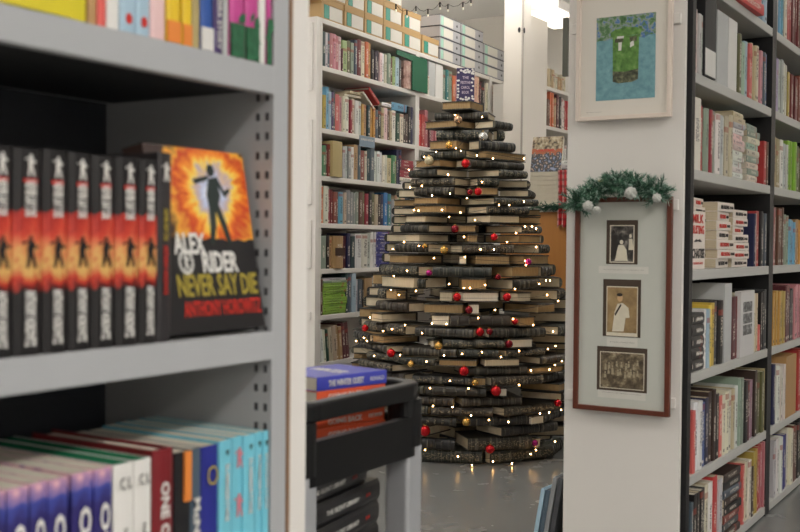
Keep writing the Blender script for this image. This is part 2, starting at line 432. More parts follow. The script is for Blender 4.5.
MB().box((.004, 0, 0), (.037, .36, 2.1)).obj('board', M_WHITE, pn)
MB().box((0, .001, 0), (.0035, .358, 2.1)).obj('edge_strip', flat('raw_chipboard', (150, 118, 92), .7), pn)
tag(pn, 'tall white end board standing against the grey front shelving', 'panel')
# the front unit books --------------------------------------------------
def art_book(px0, px1, py, z, H, D, base, label, cat='book', group=None, pages=None, sb=.004, name='book', ypx=None):
    a = FL.hit(px0, py, sb).x; b = min(FL.hit(px1, py, sb).x, XE - .0025)
    o = make_book(name, FL.at(a, sb, z + .0006), b - a - .0008, D, H, base, True, pages, flat('plain_' + str(base).replace(' ', '_').replace(',', '')[:30], CO.get(base, base) if isinstance(base, str) else base, .4, 0, .03))
    tag(o, label, cat, group); o['T'] = b - a - .0008; o['H'] = H
    return o
def spine_M(o, zf, rot=-90, dx=0):
    """matrix on the spine face; rot -90: reads top to bottom"""
    T, H = o['T'], o['H']
    m = Matrix.Translation((T / 2 + dx, -.13 * T - .0004, H * zf)) @ Matrix.Rotation(rad(90), 4, 'X') @ Matrix.Rotation(rad(rot), 4, 'Z')
    return m
T_WHITE = flat('ink_white', (222, 220, 216), .5, 0, .02); T_BLACK = flat('ink_black', (24, 22, 24), .5); T_GOLD = flat('ink_gold', (176, 158, 62), .45, 0, .05)
T_RED = flat('ink_red', (206, 48, 36), .5); T_ORANGE = flat('ink_orange', (232, 120, 60), .5); T_PINK = flat('ink_pink', (224, 130, 140), .5)
def fire_mat(name, lo, hi, axis=2, radial=None, dark=(27, 25, 27)):
    t = NT(name); co = t.coord('Object'); x, y, z = t.sep(co)
    if radial:
        cx, cz, rr = radial
        dx = t.math('SUBTRACT', x, cx); dz = t.math('SUBTRACT', z, cz)
        d = t.math('DIVIDE', t.math('SQRT', t.math('ADD', t.math('MULTIPLY', dx, dx), t.math('MULTIPLY', dz, dz))), rr)
        ang = t.math('ARCTAN2', dz, dx)
        cmb = t.n('ShaderNodeCombineXYZ'); t.l(t.math('MULTIPLY', ang, 3.2), cmb.inputs[0]); t.l(t.math('MULTIPLY', d, .8), cmb.inputs[1])
        streak = t.noise(2.2, cmb.outputs[0], 4, .6)
        v = t.math('ADD', d, t.math('MULTIPLY', t.math('SUBTRACT', streak, .5), .9))
        v = t.math('ADD', v, t.math('MULTIPLY', t.math('SUBTRACT', t.noise(38, co, 3), .5), 1.0))
        fire = t.ramp(t.math('MULTIPLY', v, .55), [(0, (232, 236, 248)), (.17, (186, 196, 226)), (.3, (196, 170, 170)), (.4, (248, 214, 90)), (.52, (240, 140, 40)), (.66, (196, 56, 28)), (.82, (236, 170, 60)), (.98, (60, 44, 40))])
        mask = t.math('GREATER_THAN', t.math('ADD', z, t.math('MULTIPLY', t.math('SUBTRACT', t.noise(30, co, 2), .5), .03)), lo)
        c = t.mix(mask, lin(dark), fire)
    else:
        nz = t.noise(70, co, 4, .6); h = t.math('DIVIDE', t.math('SUBTRACT', z, lo), hi - lo)
        u = t.math('ADD', t.math('MULTIPLY', h, .8), t.math('MULTIPLY', t.math('SUBTRACT', nz, .5), .7))
        fire = t.ramp(u, [(.0, (90, 26, 24)), (.12, (190, 52, 36)), (.26, (216, 176, 104)), (.42, (214, 118, 78)), (.6, (204, 66, 50)), (.8, (160, 38, 32)), (.95, (60, 28, 28))])
        e = t.math('MULTIPLY', t.math('SUBTRACT', nz, .5), .25)
        m = t.math('MULTIPLY', t.math('GREATER_THAN', t.math('ADD', h, e), 0.0), t.math('LESS_THAN', t.math('ADD', h, e), 1.0))
        c = t.mix(t.math('MULTIPLY', m, t.math('LESS_THAN', y, .01)), lin(dark), c2 if False else fire)
    t.base(c); t.set(.38); return t.m
def figure(mb, s, M, white=False):
    """a small running figure, units of height s, in XY"""
    mb.prism([(-.05 * s, .3 * s), (.07 * s, .32 * s), (.12 * s, .1 * s), (.05 * s, -.05 * s), (-.1 * s, -.05 * s), (-.12 * s, .1 * s)], 0, .0008, 0, M)
    mb.prism([(.045 * s * math.cos(a * math.pi / 4) * 1.4, .4 * s + .06 * s * math.sin(a * math.pi / 4) * 1.3) for a in range(8)], 0, .0009, 0, M)
    mb.prism([(-.1 * s, -.04 * s), (.0, -.04 * s), (-.02 * s, -.28 * s), (-.1 * s, -.5 * s), (-.16 * s, -.48 * s), (-.12 * s, -.26 * s)], 0, .0007, 0, M)
    mb.prism([(-.02 * s, -.04 * s), (.07 * s, -.02 * s), (.16 * s, -.24 * s), (.22 * s, -.48 * s), (.15 * s, -.5 * s), (.08 * s, -.28 * s)], 0, .00075, 0, M)
    mb.prism([(-.08 * s, .28 * s), (-.3 * s, .22 * s), (-.32 * s, .28 * s), (-.04 * s, .34 * s)], 0, .0006, 0, M)
    mb.prism([(.04 * s, .3 * s), (.2 * s, .08 * s), (.3 * s, .16 * s), (.28 * s, .2 * s), (.2 * s, .15 * s), (.09 * s, .33 * s)], 0, .00065, 0, M)
zm = zt[1]; HB = FL.hit(26, 148, .004).z - zm
M_FIRE = fire_mat('thriller_spine', HB * .31, HB * .70)
edges = [-38, -13, 12, 42, 67.5, 91, 114.5, 138.5, 157]
for i in range(len(edges) - 1):
    a, b = FL.hit(edges[i] + .6, 250, .004).x, FL.hit(edges[i + 1] - .3, 250, .004).x
    o = make_book('hardback_book', FL.at(a, .004, zm + .0006), b - a, .14, HB * (1 - .003 * (i % 3)), 'black', True, M_PAGE_WHITE, M_FIRE)
    o['T'] = b - a; o['H'] = HB; T = b - a
    tag(o, f'black thriller spine with a flame band, {["leftmost", "next to leftmost"][i] if i < 2 else ORD[i]} of the identical row'.replace('third of', 'third in').replace('fourth of', 'fourth in').replace('fifth of', 'fifth in').replace('sixth of', 'sixth in').replace('seventh of', 'seventh in').replace('eighth of', 'eighth in'), 'book', 'black thrillers with flames on the middle front shelf')
    text('NEVER SAY DIE', HB * .17, T * .38, T_WHITE, o, spine_M(o, .755), .035)
    text('ANTHONY HOROWITZ', HB * .27, T * .38, T_WHITE, o, spine_M(o, .18), .035)
    mb = MB(); figure(mb, HB * .16, spine_M(o, .50, 0)); mb.obj('figure_emblem', T_BLACK, o)
    mb = MB(); figure(mb, HB * .11, spine_M(o, .915, 0)); mb.obj('white_emblem', T_WHITE, o)
    mb = MB().box((T * .28, -.125 * T - .001, HB * .83), (T * .72, -.1 * T, HB * .85)); mb.obj('red_bar', T_RED, o)
o = art_book(157.2, 171, 250, zm, HB * 1.045, .15, (46, 43, 46), 'taller black hardback with yellow and red spine lettering beside the flame row')
text('NEVER SAY DIE', .035, .006, T_GOLD, o, spine_M(o, .62), .03); text('ANTHONY HOROWITZ', .055, .006, T_RED, o, spine_M(o, .38), .03)
mb = MB(); figure(mb, .022, spine_M(o, .9, 0)); mb.obj('white_emblem', T_WHITE, o)
# face-out thriller
Hc = .222; xa = FL.hit(169, 334, .002).x; xb = FL.hit(266, 327, .002).x; Wc = xb - xa
Mc = FL.at(xa, .003, zm + .007) @ Matrix.Rotation(rad(-10.5), 4, 'X')
M_COVER = fire_mat('thriller_cover', Hc * .50, 1, radial=(Wc * .62, Hc * .77, .052))
co_ = MB().box((0, 0, 0), (Wc, .0025, Hc)); co_.box((0, .03, 0), (Wc, .0325, Hc)); co_.box((-.002, 0, 0), (0, .0325, Hc))
cov = co_.obj('hardback_book', M_COVER, M=Mc)
MB().box((.0005, .0025, .003), (Wc - .004, .03, Hc - .003)).obj('page_block', M_PAGE_WHITE, cov)
tag(cov, 'face-out black thriller with exploding cover, reading ALEX RIDER NEVER SAY DIE', 'book')
def cm(u, v): return Matrix.Translation((Wc * u, -.0004, Hc * v)) @ Matrix.Rotation(rad(90), 4, 'X')
text('ALEX', Wc * .31, Hc * .115, T_WHITE, cov, cm(.31, .475), .03)
text('RIDER', Wc * .37, Hc * .115, T_WHITE, cov, cm(.60, .375), .03)
text('NEVER SAY DIE', Wc * .82, Hc * .12, T_GOLD, cov, cm(.555, .25), .015)
text('ANTHONY HOROWITZ', Wc * .80, Hc * .085, T_RED, cov, cm(.575, .125), .015)
mb = MB(); figure(mb, Hc * .46, cm(.62, .70)); mb.obj('running_figure', flat('figure_green', (30, 44, 42), .5), cov)
mb = MB(); n = 14
for k in range(n):
    a, b = 2 * math.pi * k / n, 2 * math.pi * (k + .8) / n
    mb.prism([(.009 * math.cos(a), .011 * math.sin(a)), (.0125 * math.cos(a), .015 * math.sin(a)), (.0125 * math.cos(b), .015 * math.sin(b)), (.009 * math.cos(b), .011 * math.sin(b))], 0, .0006, 0, cm(.255, .375))
figure(mb, .02, cm(.255, .375)); mb.obj('round_emblem', T_WHITE, cov)

# top row, on the top shelf (only their feet are in view)
zT = zt[2]
o = make_book('picture_book', FL.at(FL.hit(-30, 20).x, .004, zT + .0006), FL.hit(88, 20).x - FL.hit(-30, 20).x, .12, .2, 'bright yellow', False, None, flat('yellow_cover', (224, 208, 44), .4, 0, .05))
T = FL.hit(88, 20).x - FL.hit(-30, 20).x; o['T'] = T; o['H'] = .2
mb = MB().box((T * .4, -.05 * T - .0006, .028), (T * .93, -.03 * T, .032)); mb.box((T * .05, -.05 * T - .0006, .012), (T * .4, -.03 * T, .02)); mb.obj('printed_rule', T_BLACK, o)
tag(o, 'wide bright yellow book over the black thrillers, top shelf of front unit', 'book')
top = [(88, 96.5, 'tan', ''), (97, 106, 'coral', ''), (106.5, 119, 'white', ''), (119.5, 135, 'pale blue', 'c'), (135.5, 149.5, 'pale blue', 'c'), (150, 165, 'pale pink', ''), (166, 180, 'yellow', 'o'), (182, 191.5, 'yellow', 'o'),
       (192, 199.5, 'olive beige', ''), (200, 212.5, 'blue', 'w'), (213, 222.5, 'purple', 't'), (223, 228, 'light grey', ''), (229, 243.5, 'magenta', 'g'), (244.5, 258, 'magenta', 'g'), (258.5, 265.3, 'white', ''), (265.8, 274.6, 'magenta', 'g')]
tn = {3: 'pale blue spine with small red roundel touching the white spine, top front shelf', 4: 'pale blue spine with small red roundel touching the pink spine, top front shelf', 6: 'yellow spine with orange foot beside the pale pink one, top front shelf', 7: 'yellow spine with orange foot beside the speckled tan one, top front shelf',
      9: 'sky blue paperback with white foot on the top front shelf', 10: 'purple paperback with white lettering on the top front shelf', 12: 'magenta paperback with green leaves, leftmost of three, top front shelf', 13: 'magenta paperback with green leaves, middle of three, top front shelf', 15: 'magenta paperback with green leaves touching the end upright, top front shelf'}
M_LEAF = flat('leaf_print', (58, 128, 88), .5, 0, .4, 120); M_ORF = flat('orange_foot', (236, 140, 60), .5)
for i, (a, b, c, k) in enumerate(top):
    o = art_book(a, b, 60, zT, .2, .12, c, tn.get(i, f'{c} paperback spine, {ORD[i]} after the wide yellow one, top front shelf'), pages=M_PAGE_WHITE)
    T = o['T']; y = -.12 * T - .0008
    if k == 'o': MB().box((.0006, y, .0), (T - .0006, y + .12 * T, .024)).obj('orange_foot', M_ORF, o)
    if k == 'c': MB().prism([(.0045 * math.cos(q * math.pi / 5), .006 * math.sin(q * math.pi / 5)) for q in range(10)], 0, .0008, 0, Matrix.Translation((T / 2, -.125 * T, .014)) @ Matrix.Rotation(rad(90), 4, 'X')).obj('roundel', T_RED, o)
    if k == 'w': MB().box((.0006, y, 0), (T - .0006, y + .12 * T, .026)).obj('white_foot', T_WHITE, o)
    if k == 't': text('CAMERA STORY', .08, .007, T_WHITE, o, spine_M(o, .22), .02)
    if k == 'g':
        mb = MB()
        for q in range(26):
            zz = R.uniform(0, .05); xx = R.uniform(.15, .85) * T; a_ = R.uniform(-.9, .9); s_ = .008
            mm = Matrix.Translation((xx, y - .0002 * q * .05, zz + .004)) @ Matrix.Rotation(rad(90), 4, 'X') @ Matrix.Rotation(a_, 4, 'Z')
            mb.prism([(0, -s_), (s_ * .4, 0), (0, s_), (-s_ * .4, 0)], 0, .0004, 0, mm)
        mb.box((.0006, y + .0003, 0), (T - .0006, y + .12 * T, .04)); mb.obj('leaf_pattern', M_LEAF, o)

# bottom row
zB = zt[0]
hB = FL.hit(272, 431).z - zB
def sp_mat():
    t = NT('purple_splash'); co = t.coord('Object'); x, y, z = t.sep(co)
    nz = t.noise(55, co, 4)
    h = t.math('ADD', t.math('DIVIDE', z, hB), t.math('MULTIPLY', t.math('SUBTRACT', nz, .5), .25))
    c = t.ramp(h, [(.0, (52, 40, 104)), (.84, (50, 44, 110)), (.92, (62, 76, 160)), (.985, (206, 156, 176)), (1, (226, 186, 190))])
    t.base(c); t.set(.4); return t.m
M_PUR = sp_mat(); M_AQ = flat('aqua_cover', (120, 200, 220), .4, 0, .03)
bot = [(-42, -18, 'p', 0), (-17, 6, 'p', 0), (7, 29, 'p', 0), (30, 47.5, 'p', .002), (48, 68, 'p', 0), (72, 94, 'p', .003), (94.5, 112, 'p', 0), (113.5, 133.5, 'w', 0), (134, 151, 'w', 0), (152.5, 173, 'r', 0),
       (174.5, 190, 'k', .004), (190.5, 201, 'm', .006), (201.5, 219, 'n', .004), (219.5, 231.5, 'a', 0), (232, 243, 'b', .004), (243.5, 254.5, 'a', 0), (255, 262, 'a', .003), (263, 274.6, 'a', 0)]
np_, nw, na = 0, 0, 0
for a, b, k, dy in bot:
    col = {'p': 'purple', 'w': 'white', 'r': 'dark red', 'k': 'black', 'm': 'slate', 'n': 'royal blue', 'a': 'aqua', 'b': 'aqua'}[k]
    if k == 'p': np_ += 1; lab = f'purple paperback with a starburst top and white lettering, {ORD[np_ - 1]} from the left below'
    if k == 'w': nw += 1; lab = ['white paperback with green top edge beside the purple ones', 'white paperback with green top edge beside the red spine'][nw - 1]
    if k == 'r': lab = 'dark red hardback reading ONE OF US, lowest visible front shelf'
    if k == 'k': lab = 'black book with an orange strip beside the dark red hardback'
    if k == 'm': lab = 'dark blue-black thriller with white author name, lowest visible front shelf'
    if k == 'n': lab = 'royal blue book with round emblem before the light blue paperbacks'
    if k == 'a': na += 1; lab = f'light blue paperback, {["leftmost", "second", "third", "last, by the upright,"][na - 1]} of the plain ones on lowest front shelf'
    if k == 'b': lab = 'light blue paperback with small drawn figures among its plain companions'
    h = hB * (1.0 if k != 'r' else 1.03) * (.985 if k in 'kmn' else 1)
    xa_, xb_ = FL.hit(a, 470, .004 + dy).x, min(FL.hit(b, 470, .004 + dy).x, XE - .0025)
    o = make_book('paperback', FL.at(xa_, .004 + dy, zB + .0006), xb_ - xa_ - .0006, .2 if k != 'w' else .23, h, col, k == 'r', {'w': M_PAGE_GREEN}.get(k, M_PAGE_WHITE),
                  {'p': M_PUR, 'a': M_AQ, 'b': M_AQ}.get(k, flat('pl_' + col, CO[col], .4, 0, .03)))
    T = xb_ - xa_ - .0006; o['T'] = T; o['H'] = h; tag(o, lab, 'book')
    if k == 'p': text('ONE F', h * .52, T * .55, T_WHITE, o, spine_M(o, .57), .03)
    if k == 'w': text('NATURAL WAY', .07, T * .2, T_BLACK, o, spine_M(o, .5), .0); text('C L', .016, T * .45, T_BLACK, o, spine_M(o, .9, 0), .0)
    if k == 'r': text('ONE OF US', .10, T * .42, T_WHITE, o, spine_M(o, .60), .03)
    if k == 'm': text('McNAB', .07, T * .62, T_WHITE, o, spine_M(o, .55), .03)
    if k == 'k': MB().box((T * .55, -.13 * T - .0006, h * .72), (T * .98, -.02 * T, h)).obj('orange_strip', M_ORF, o)
    if k == 'n':
        mb = MB()
        for q in range(16):
            a1, a2 = q * math.pi / 8, (q + 1) * math.pi / 8
            mb.prism([(.007 * math.cos(a1), .009 * math.sin(a1)), (.009 * math.cos(a1), .0115 * math.sin(a1)), (.009 * math.cos(a2), .0115 * math.sin(a2)), (.007 * math.cos(a2), .009 * math.sin(a2))], 0, .0006, 0, spine_M(o, .83, 0))
        mb.obj('round_emblem', T_GOLD, o)
    if k in 'a': text('SUMMERTIME', .07, T * .3, T_WHITE, o, spine_M(o, .7), .01); MB().prism([(-.003, .003), (.003, .003), (0, -.004)], 0, .0006, 0, spine_M(o, .93, 0)).obj('publisher_mark', T_BLACK, o)
    if k == 'b':
        mb = MB(); figure(mb, .026, spine_M(o, .88, 0)); figure(mb, .03, spine_M(o, .6, 0)); mb.obj('drawn_figures', T_PINK, o)

# ------------------------------------------------------------------ generic bookcase
def bookcase(fr, xs, zs, depth, ms, mu, label, th=.026, up=.022, ztop=None, mback=None, zb=0, upd=None, name='bookcase'):
    """one bay between xs[0] and xs[1]; uprights belong to it"""
    e = empty(name, fr.at(xs[0], 0, 0)); w = xs[1] - xs[0]; zt_ = ztop or zs[-1]
    for z in zs: MB().box((up / 2 + .0005, 0, z - th), (w - up / 2 - .0005, depth - .006, z)).obj('shelf', ms, e, bevel=.003)
    MB().box((-up / 2 + .0003, -(upd or 0), 0), (up / 2, depth, zt_)).obj('upright', mu, e)
    MB().box((w - up / 2, -(upd or 0), 0), (w + up / 2 - .0003, depth, zt_)).obj('upright', mu, e)
    MB().box((up / 2 + .0005, depth - .005, zb), (w - up / 2 - .0005, depth, zt_)).obj('back_panel', mback or ms, e)
    fr.bays.append((xs[0] + up / 2 + .001, xs[1] - up / 2 - .001, sorted(zs), th))
    tag(e, label, 'bookcase'); return e

# ------------------------------------------------------------------ pillar bookcase (right)
c0 = at_fwd(690, 250, 3.0); FR = Frame(c0.x, c0.y, 0)
zr = [FR.hit(692, y).z for y in (70, 168.5, 270, 373.5, 475)]      # tops A..E
zr = [.035] + zr[::-1] + [zr[0] + .283, zr[0] + .566]
xb1 = FR.hit(769.5, 300).x
M_RSH = flat('bay_shelf', (186, 186, 182), .4, 0, .03, 8); M_RBK = flat('bay_back', (196, 194, 188), .6, 0, .03)
bookcase(FR, (.012, xb1), zr, .36, M_RSH, M_BLACKM, 'grey shelved bookcase bay directly behind the white pillar', th=.03, up=.03, ztop=2.35, mback=M_RBK, upd=.0)
bookcase(FR, (xb1 + .03, xb1 + 1.03), zr, .36, M_RSH, M_BLACKM, 'grey shelved bookcase bay beyond the black upright', th=.03, up=.03, ztop=2.35, mback=M_RBK, upd=.0)
gR = 'books on the pillar bookcase'
# end panel (white pillar)
pw = .372
pil = struct(MB().box((-.034, .012, 0), (-.0155, pw - .014, ZC)).obj('wall_pillar', M_WHITE, M=FR.at(0, 0, 0)))
for za, zb_ in ((at_x(680, 17, FR.o.x - .034).z - .02, None), (at_x(680, 210, FR.o.x - .034).z, None), (at_x(680, 409, FR.o.x - .034).z, None)):
    struct(MB().box((-.046, .022, za), (-.0345, pw - .026, za + .03)).obj('trim_1', M_WHITE, M=FR.at(0, 0, 0), bevel=.002))
ro = {'A': zr[5], 'B': zr[4], 'C': zr[3], 'D': zr[2], 'E': zr[1], 'F': zr[0], 'T': zr[6]}
ph = lambda s, b: f'{s} shelf, {b} bay'
N, Fb = 'near', 'far'
row(FR, ro['T'], 716, 30, '726 17 white;735 18 sage', 'shelf seventh up, near bay', gR)
xq = FR.hit(738, 20, -.01).x
pile(FR, xq, -.012, ro['T'] + .0005, ['bright red', 'bright red', 'red'], .30, .2, 'red-topped pile, seventh shelf up', gR, T=.036)
row(FR, ro['T'], 763.5, 30, '767 21 pale blue', 'shelf seventh up by the black upright', gR)
row(FR, ro['A'], 692.5, 75, '697 18 pale pink;702.5 17 light grey', 'shelf sixth up, near bay', gR, xmax=None)
def mag_file(fr, pa, pb, py, z, H, c, label, sb=.006, labelband=None):
    a, b = fr.hit(pa, py, sb).x, fr.hit(pb, py, sb).x; T = b - a - .002; D = .22
    mb = MB(); m = flat('file_' + str(c), CO[c], .5, 0, .05)
    mb.prism([(0, 0), (0, H), (.10, H), (D, H * .6), (D, 0)], 0, .003, 0, Matrix(((0, 0, 1, 0), (1, 0, 0, 0), (0, 1, 0, 0), (0, 0, 0, 1))))
    mb.prism([(0, 0), (0, H), (.10, H), (D, H * .6), (D, 0)], T - .003, T, 0, Matrix(((0, 0, 1, 0), (1, 0, 0, 0), (0, 1, 0, 0), (0, 0, 0, 1))))
    mb.box((.003, 0, 0), (T - .003, .003, H)); mb.box((.003, .003, 0), (T - .003, D, .003))
    o = mb.obj('magazine_file', m, M=fr.at(a, sb, z + .0006)); tag(o, label, 'file')
    MB().box((.006, .012, .004), (T - .006, D * .9, H * .93)).obj('papers', M_PAGE_WHITE, o)
    if labelband: MB().box((.004, -.0012, 0.004), (T - .004, -.0002, H * .34)).obj('paper_label', T_WHITE, o)
    return o
mag_file(FR, 704.8, 716, 60, ro['A'], .235, 'black', 'black magazine file with white label at the foot, pillar bookcase', -.004, True)
mag_file(FR, 717, 728, 60, ro['A'], .22, 'light grey', 'pale grey magazine file right beside the black one')
mag_file(FR, 728.3, 737, 60, ro['A'], .22, 'white', 'white magazine file next to the brown book, sixth shelf up')
row(FR, ro['A'], 737.5, 80, '741 19 olive;744.5 17 mint;748 18 pale blue;752 18 coral;756 19 sand;759.5 19 cream;762 18 pink;764.5 18 slate;767 18 blue', 'shelf sixth up, middle near bay', gR)
# shelf B
row(FR, ro['B'], 692, 150, '701 20.5 ivory k;704 19 red;708.5 18.5 sage;711 18.5 crimson;714.5 18.5 sage;718.5 18 white;722 18 light grey;725 18 white;732 19 beige', 'shelf fifth up, near bay', gR)
for q in range(3): pass
xp = FR.hit(733, 150, .0).x; xq = FR.hit(747.5, 150, .0).x
pile(FR, xp, .0, ro['B'] + .0005, ['white'] * 5 + ['pale pink'] * 3 + ['white', 'light grey', 'sand', 'sand'], .13, .2, 'cream and pink stack, fifth shelf up', gR, T=.0175)
xp = FR.hit(748.5, 150, .0).x
pile(FR, xp, .004, ro['B'] + .0005, ['cream', 'sage', 'cream', 'sage', 'cream', 'mint', 'cream', 'sage', 'sage'], .15, .2, 'greenish stack, fifth shelf up', gR, T=.021)
row(FR, ro['B'], 762.5, 170, '765 15 red;767.3 15 brown', 'shelf fifth up, by the black upright', gR)
# shelf C: chunky paperbacks in three piles, a copy faces out
M_MILK = flat('milk_cover', (226, 216, 206), .45, 0, .03)
def lettered_pile(pa, y, z, n, L, W, T, phrase):
    x = FR.hit(pa, 240, y).x
    for i in range(n):
        rz = rad(R.uniform(-4, 4)); dx = R.uniform(-.006, .006)
        M = FR.at(x + dx, y + R.uniform(0, .004), z, rz) @ Matrix(((0, 0, 1, 0), (0, 1, 0, 0), (-1, 0, 0, T), (0, 0, 0, 1)))
        o = make_book('thick_paperback', M, T - .0008, W, L, 'ivory', False, M_PAGE, M_MILK)
        s = 'topmost' if i == n - 1 else 'lowest' if i == 0 else f'{ORD[n - 1 - i]} from the top'
        tag(o, f'red-lettered cream paperback, {s} of {phrase}', 'book', 'chunky cream paperbacks with red lettering')
        mm = Matrix.Translation((T / 2, -.04 * T - .0008, L * .42)) @ Matrix.Rotation(rad(90), 4, 'X') @ Matrix.Rotation(rad(90), 4, 'Z')
        text('MILK BUSTING', L * .5, T * .42, T_RED if i % 3 else T_BLACK, o, mm, .02)
        mm = Matrix.Translation((T / 2, -.04 * T - .0008, L * .82)) @ Matrix.Rotation(rad(90), 4, 'X') @ Matrix.Rotation(rad(90), 4, 'Z')
        text('CHASTISE', L * .22, T * .3, T_BLACK, o, mm, .01)
        z += T
    return z
za_ = lettered_pile(694, .045, ro['C'] + .0005, 8, .125, .19, .0265, 'the pile nearest the pillar')
lettered_pile(717.5, .006, ro['C'] + .0005, 7, .172, .2, .029, 'the middle pile')
lettered_pile(733, .006, ro['C'] + .0005, 7, .17, .2, .0265, 'the pile by the navy book')
xa = FR.hit(691.5, 240, .012).x; Wm = FR.hit(705, 240, .012).x - xa; Hm = .168
o = MB().box((0, 0, 0), (Wm, .026, Hm)).obj('thick_paperback', M_MILK, M=FR.at(xa, .012, ro['C'] + .0008))
MB().box((.001, .001, -.0002), (Wm + .0006, .025, Hm + .0006)).obj('page_block', M_PAGE, o)
tag(o, 'cream paperback facing out with red words and a black moustache, pillar bookcase', 'book')
fm = lambda u, v: Matrix.Translation((Wm * u, -.0004, Hm * v)) @ Matrix.Rotation(rad(90), 4, 'X')
text('MILK', Wm * .8, Hm * .15, T_RED, o, fm(.45, .87), .03); text('BUSTING', Wm * .84, Hm * .15, T_RED, o, fm(.47, .68), .03); text('CHASTISE', Wm * .88, Hm * .17, T_BLACK, o, fm(.5, .27), .03)
MB().prism([(-.3 * Wm, -.03 * Hm), (-.12 * Wm, .02 * Hm), (0, .0), (.12 * Wm, .02 * Hm), (.3 * Wm, -.03 * Hm), (.14 * Wm, -.03 * Hm), (0, -.02 * Hm), (-.14 * Wm, -.03 * Hm)], 0, .0006, 0, fm(.45, .5)).obj('moustache', T_BLACK, o)
text('LETTERS OF NOTE', Wm * .7, Hm * .04, T_RED, o, fm(.5, .1), .01)
row(FR, ro['C'], 752.8, 240, '755 18 navy;757 18 cream;760 19 red;762.5 19 black;765 18.5 dark teal;767.3 18.5 slate', 'shelf fourth up, near bay', gR)
# shelf D
xp = FR.hit(691.5, 340, .004).x
x1 = FR.hit(704, 340, .004).x
z = ro['D'] + .0005
for i in range(5):
    T = .0335
    M = FR.at(xp, .006, z, 0) @ Matrix(((0, 0, 1, 0), (0, 1, 0, 0), (-1, 0, 0, T), (0, 0, 0, 1)))
    o = make_book('hardback_book', M, T - .001, .2, x1 - xp - .004, 'black', True, M_PAGE); z += T
    text('SHORT WALKS', .06, .007, T_WHITE, o, Matrix.Translation((T / 2, -.13 * T - .0008, .07)) @ Matrix.Rotation(rad(90), 4, 'X') @ Matrix.Rotation(rad(90), 4, 'Z'), .01)
    tag(o, f'black book with pale spine words, {["lowest", "second from the bottom", "middle one", "second from the top", "topmost"][i]} of the black pile, pillar bookcase', 'book', 'black books piled by the pillar')
row(FR, ro['D'], 704.3, 330, '706.5 17.5 white;709 17.5 pale blue;712 18.5 yellow;715.5 19 yellow;718 19.5 dark grey;722.5 19.5 black', 'shelf third up, near bay', gR)
mag_file(FR, 724.3, 731.5, 330, ro['D'], .245, 'light grey', 'tall pale grey file standing between black and maroon books', .0)
row(FR, ro['D'], 732, 330, '736 20 maroon;740 20 dark red', 'shelf third up, centre near bay', gR)
a, b = FR.hit(740.5, 330, -.004).x, FR.hit(754, 330, -.004).x
o = MB().box((0, 0, 0), (b - a, .02, .215)).obj('photo_book', flat('photo_book_cover', (206, 204, 204), .4, 0, .02), M=FR.at(a, -.004, ro['D'] + .0008))
tag(o, 'white book facing out with a column of black and white photographs', 'book')
t = NT('printed_photo_grey'); nz = t.noise(60, t.coord('Object'), 4, .6); t.base(t.ramp(nz, [(.3, (30, 30, 32)), (.5, (96, 96, 98)), (.7, (190, 190, 190))])); M_PHG = t.m
for q in range(3): MB().box(((b - a) * .18, -.0008, .07 + q * .038), ((b - a) * .82, -.0001, .103 + q * .038)).obj('cover_photo', M_PHG, o)
row(FR, ro['D'], 754.5, 330, '756.5 20 cream;758.5 20 sand;760.5 9 coral;764 21 black;767.3 21 dark grey', 'shelf third up, by the black upright', gR)
# shelf E
row(FR, ro['E'], 691.8, 430, '694.5 18 coral;698 20 white;702 20 white;706 19 blue;709.5 20 navy;716 22 dark brown;719 20 black;722 19 coral;725 19 cream;728.5 19.5 cream;732 19.5 ivory;735 19.5 sand;738 20 white;743 22 sage;746.5 20.5 black;749 20 maroon;753.5 20 mauve;758 22.5 dark brown;762.5 22 olive;767 22 olive beige', 'shelf second up, near bay', gR)
# shelf F
row(FR, ro['F'], 691.8, 510, '694 18.5 slate;697 20.5 black;700 20.5 black;703 20.5 black;705.5 20.5 dark grey;709 21 cream;713 21 white;717.5 22 bright red;721 20.5 light grey', 'bottom shelf, near bay', gR)
pile(FR, FR.hit(724, 500, .0).x, .0, ro['F'] + .0005, ['dark brown', 'dark grey', 'red brown', 'black', 'dark brown', 'slate', 'black', 'dark brown'], .19, .2, 'dark stack on the bottom shelf', gR, T=.026)
row(FR, ro['F'], 741.5, 500, '745.5 20 coral;748 20 cream;750.5 20 ivory;753 17 dark brown;757 22 mustard;760.5 23 red;764 23 dusty pink;767 23 maroon', 'bottom shelf right of dark stack, near bay', gR)
# far bay
row(FR, ro['T'], 774, 30, '777 20 grey;783 22 sky blue;786 18 cream;791 22 red;798 22 dark red;806 20 brown', 'shelf seventh up, far bay', gR)
row(FR, ro['A'], 774, 90, '778 19 lilac;783 19.5 light grey;787 19 ivory;791 17 mustard;799 17 dark red;806 18 red brown', 'shelf sixth up, far bay', gR)
row(FR, ro['B'], 774, 170, '781 18 olive beige;784 18 white;788 17 light grey;793 19 lime;797 19 lime;805 18 olive', 'shelf fifth up, far bay', gR)
row(FR, ro['C'], 773.5, 240, '775.5 21 dusty pink;783 21.5 brown;788 19 sage;794 17 sky blue;797 17.5 tan;805 17.5 amber', 'shelf fourth up, far bay', gR)
row(FR, ro['D'], 773.5, 330, '779 20 amber;784 20 mustard;790 22 maroon;793 20 dark grey;800 21 pink;807 21 dusty pink', 'shelf third up, far bay', gR)
row(FR, ro['E'], 773.5, 400, '776 22 navy;780.5 21 white;784 21 ivory', 'shelf second up, far bay', gR)
mag_file(FR, 786, 796, 390, ro['E'], .235, 'tan', 'tan cardboard magazine file with a finger hole in the far bay', .0)
row(FR, ro['E'], 797, 400, '806 24 red', 'shelf second up behind tan file, far bay', gR)
row(FR, ro['F'], 773.5, 480, '777 21 light grey;781 21 white;787 21 royal blue;792 22 cream;796 22 brown;805 23 black', 'bottom shelf, far bay', gR)
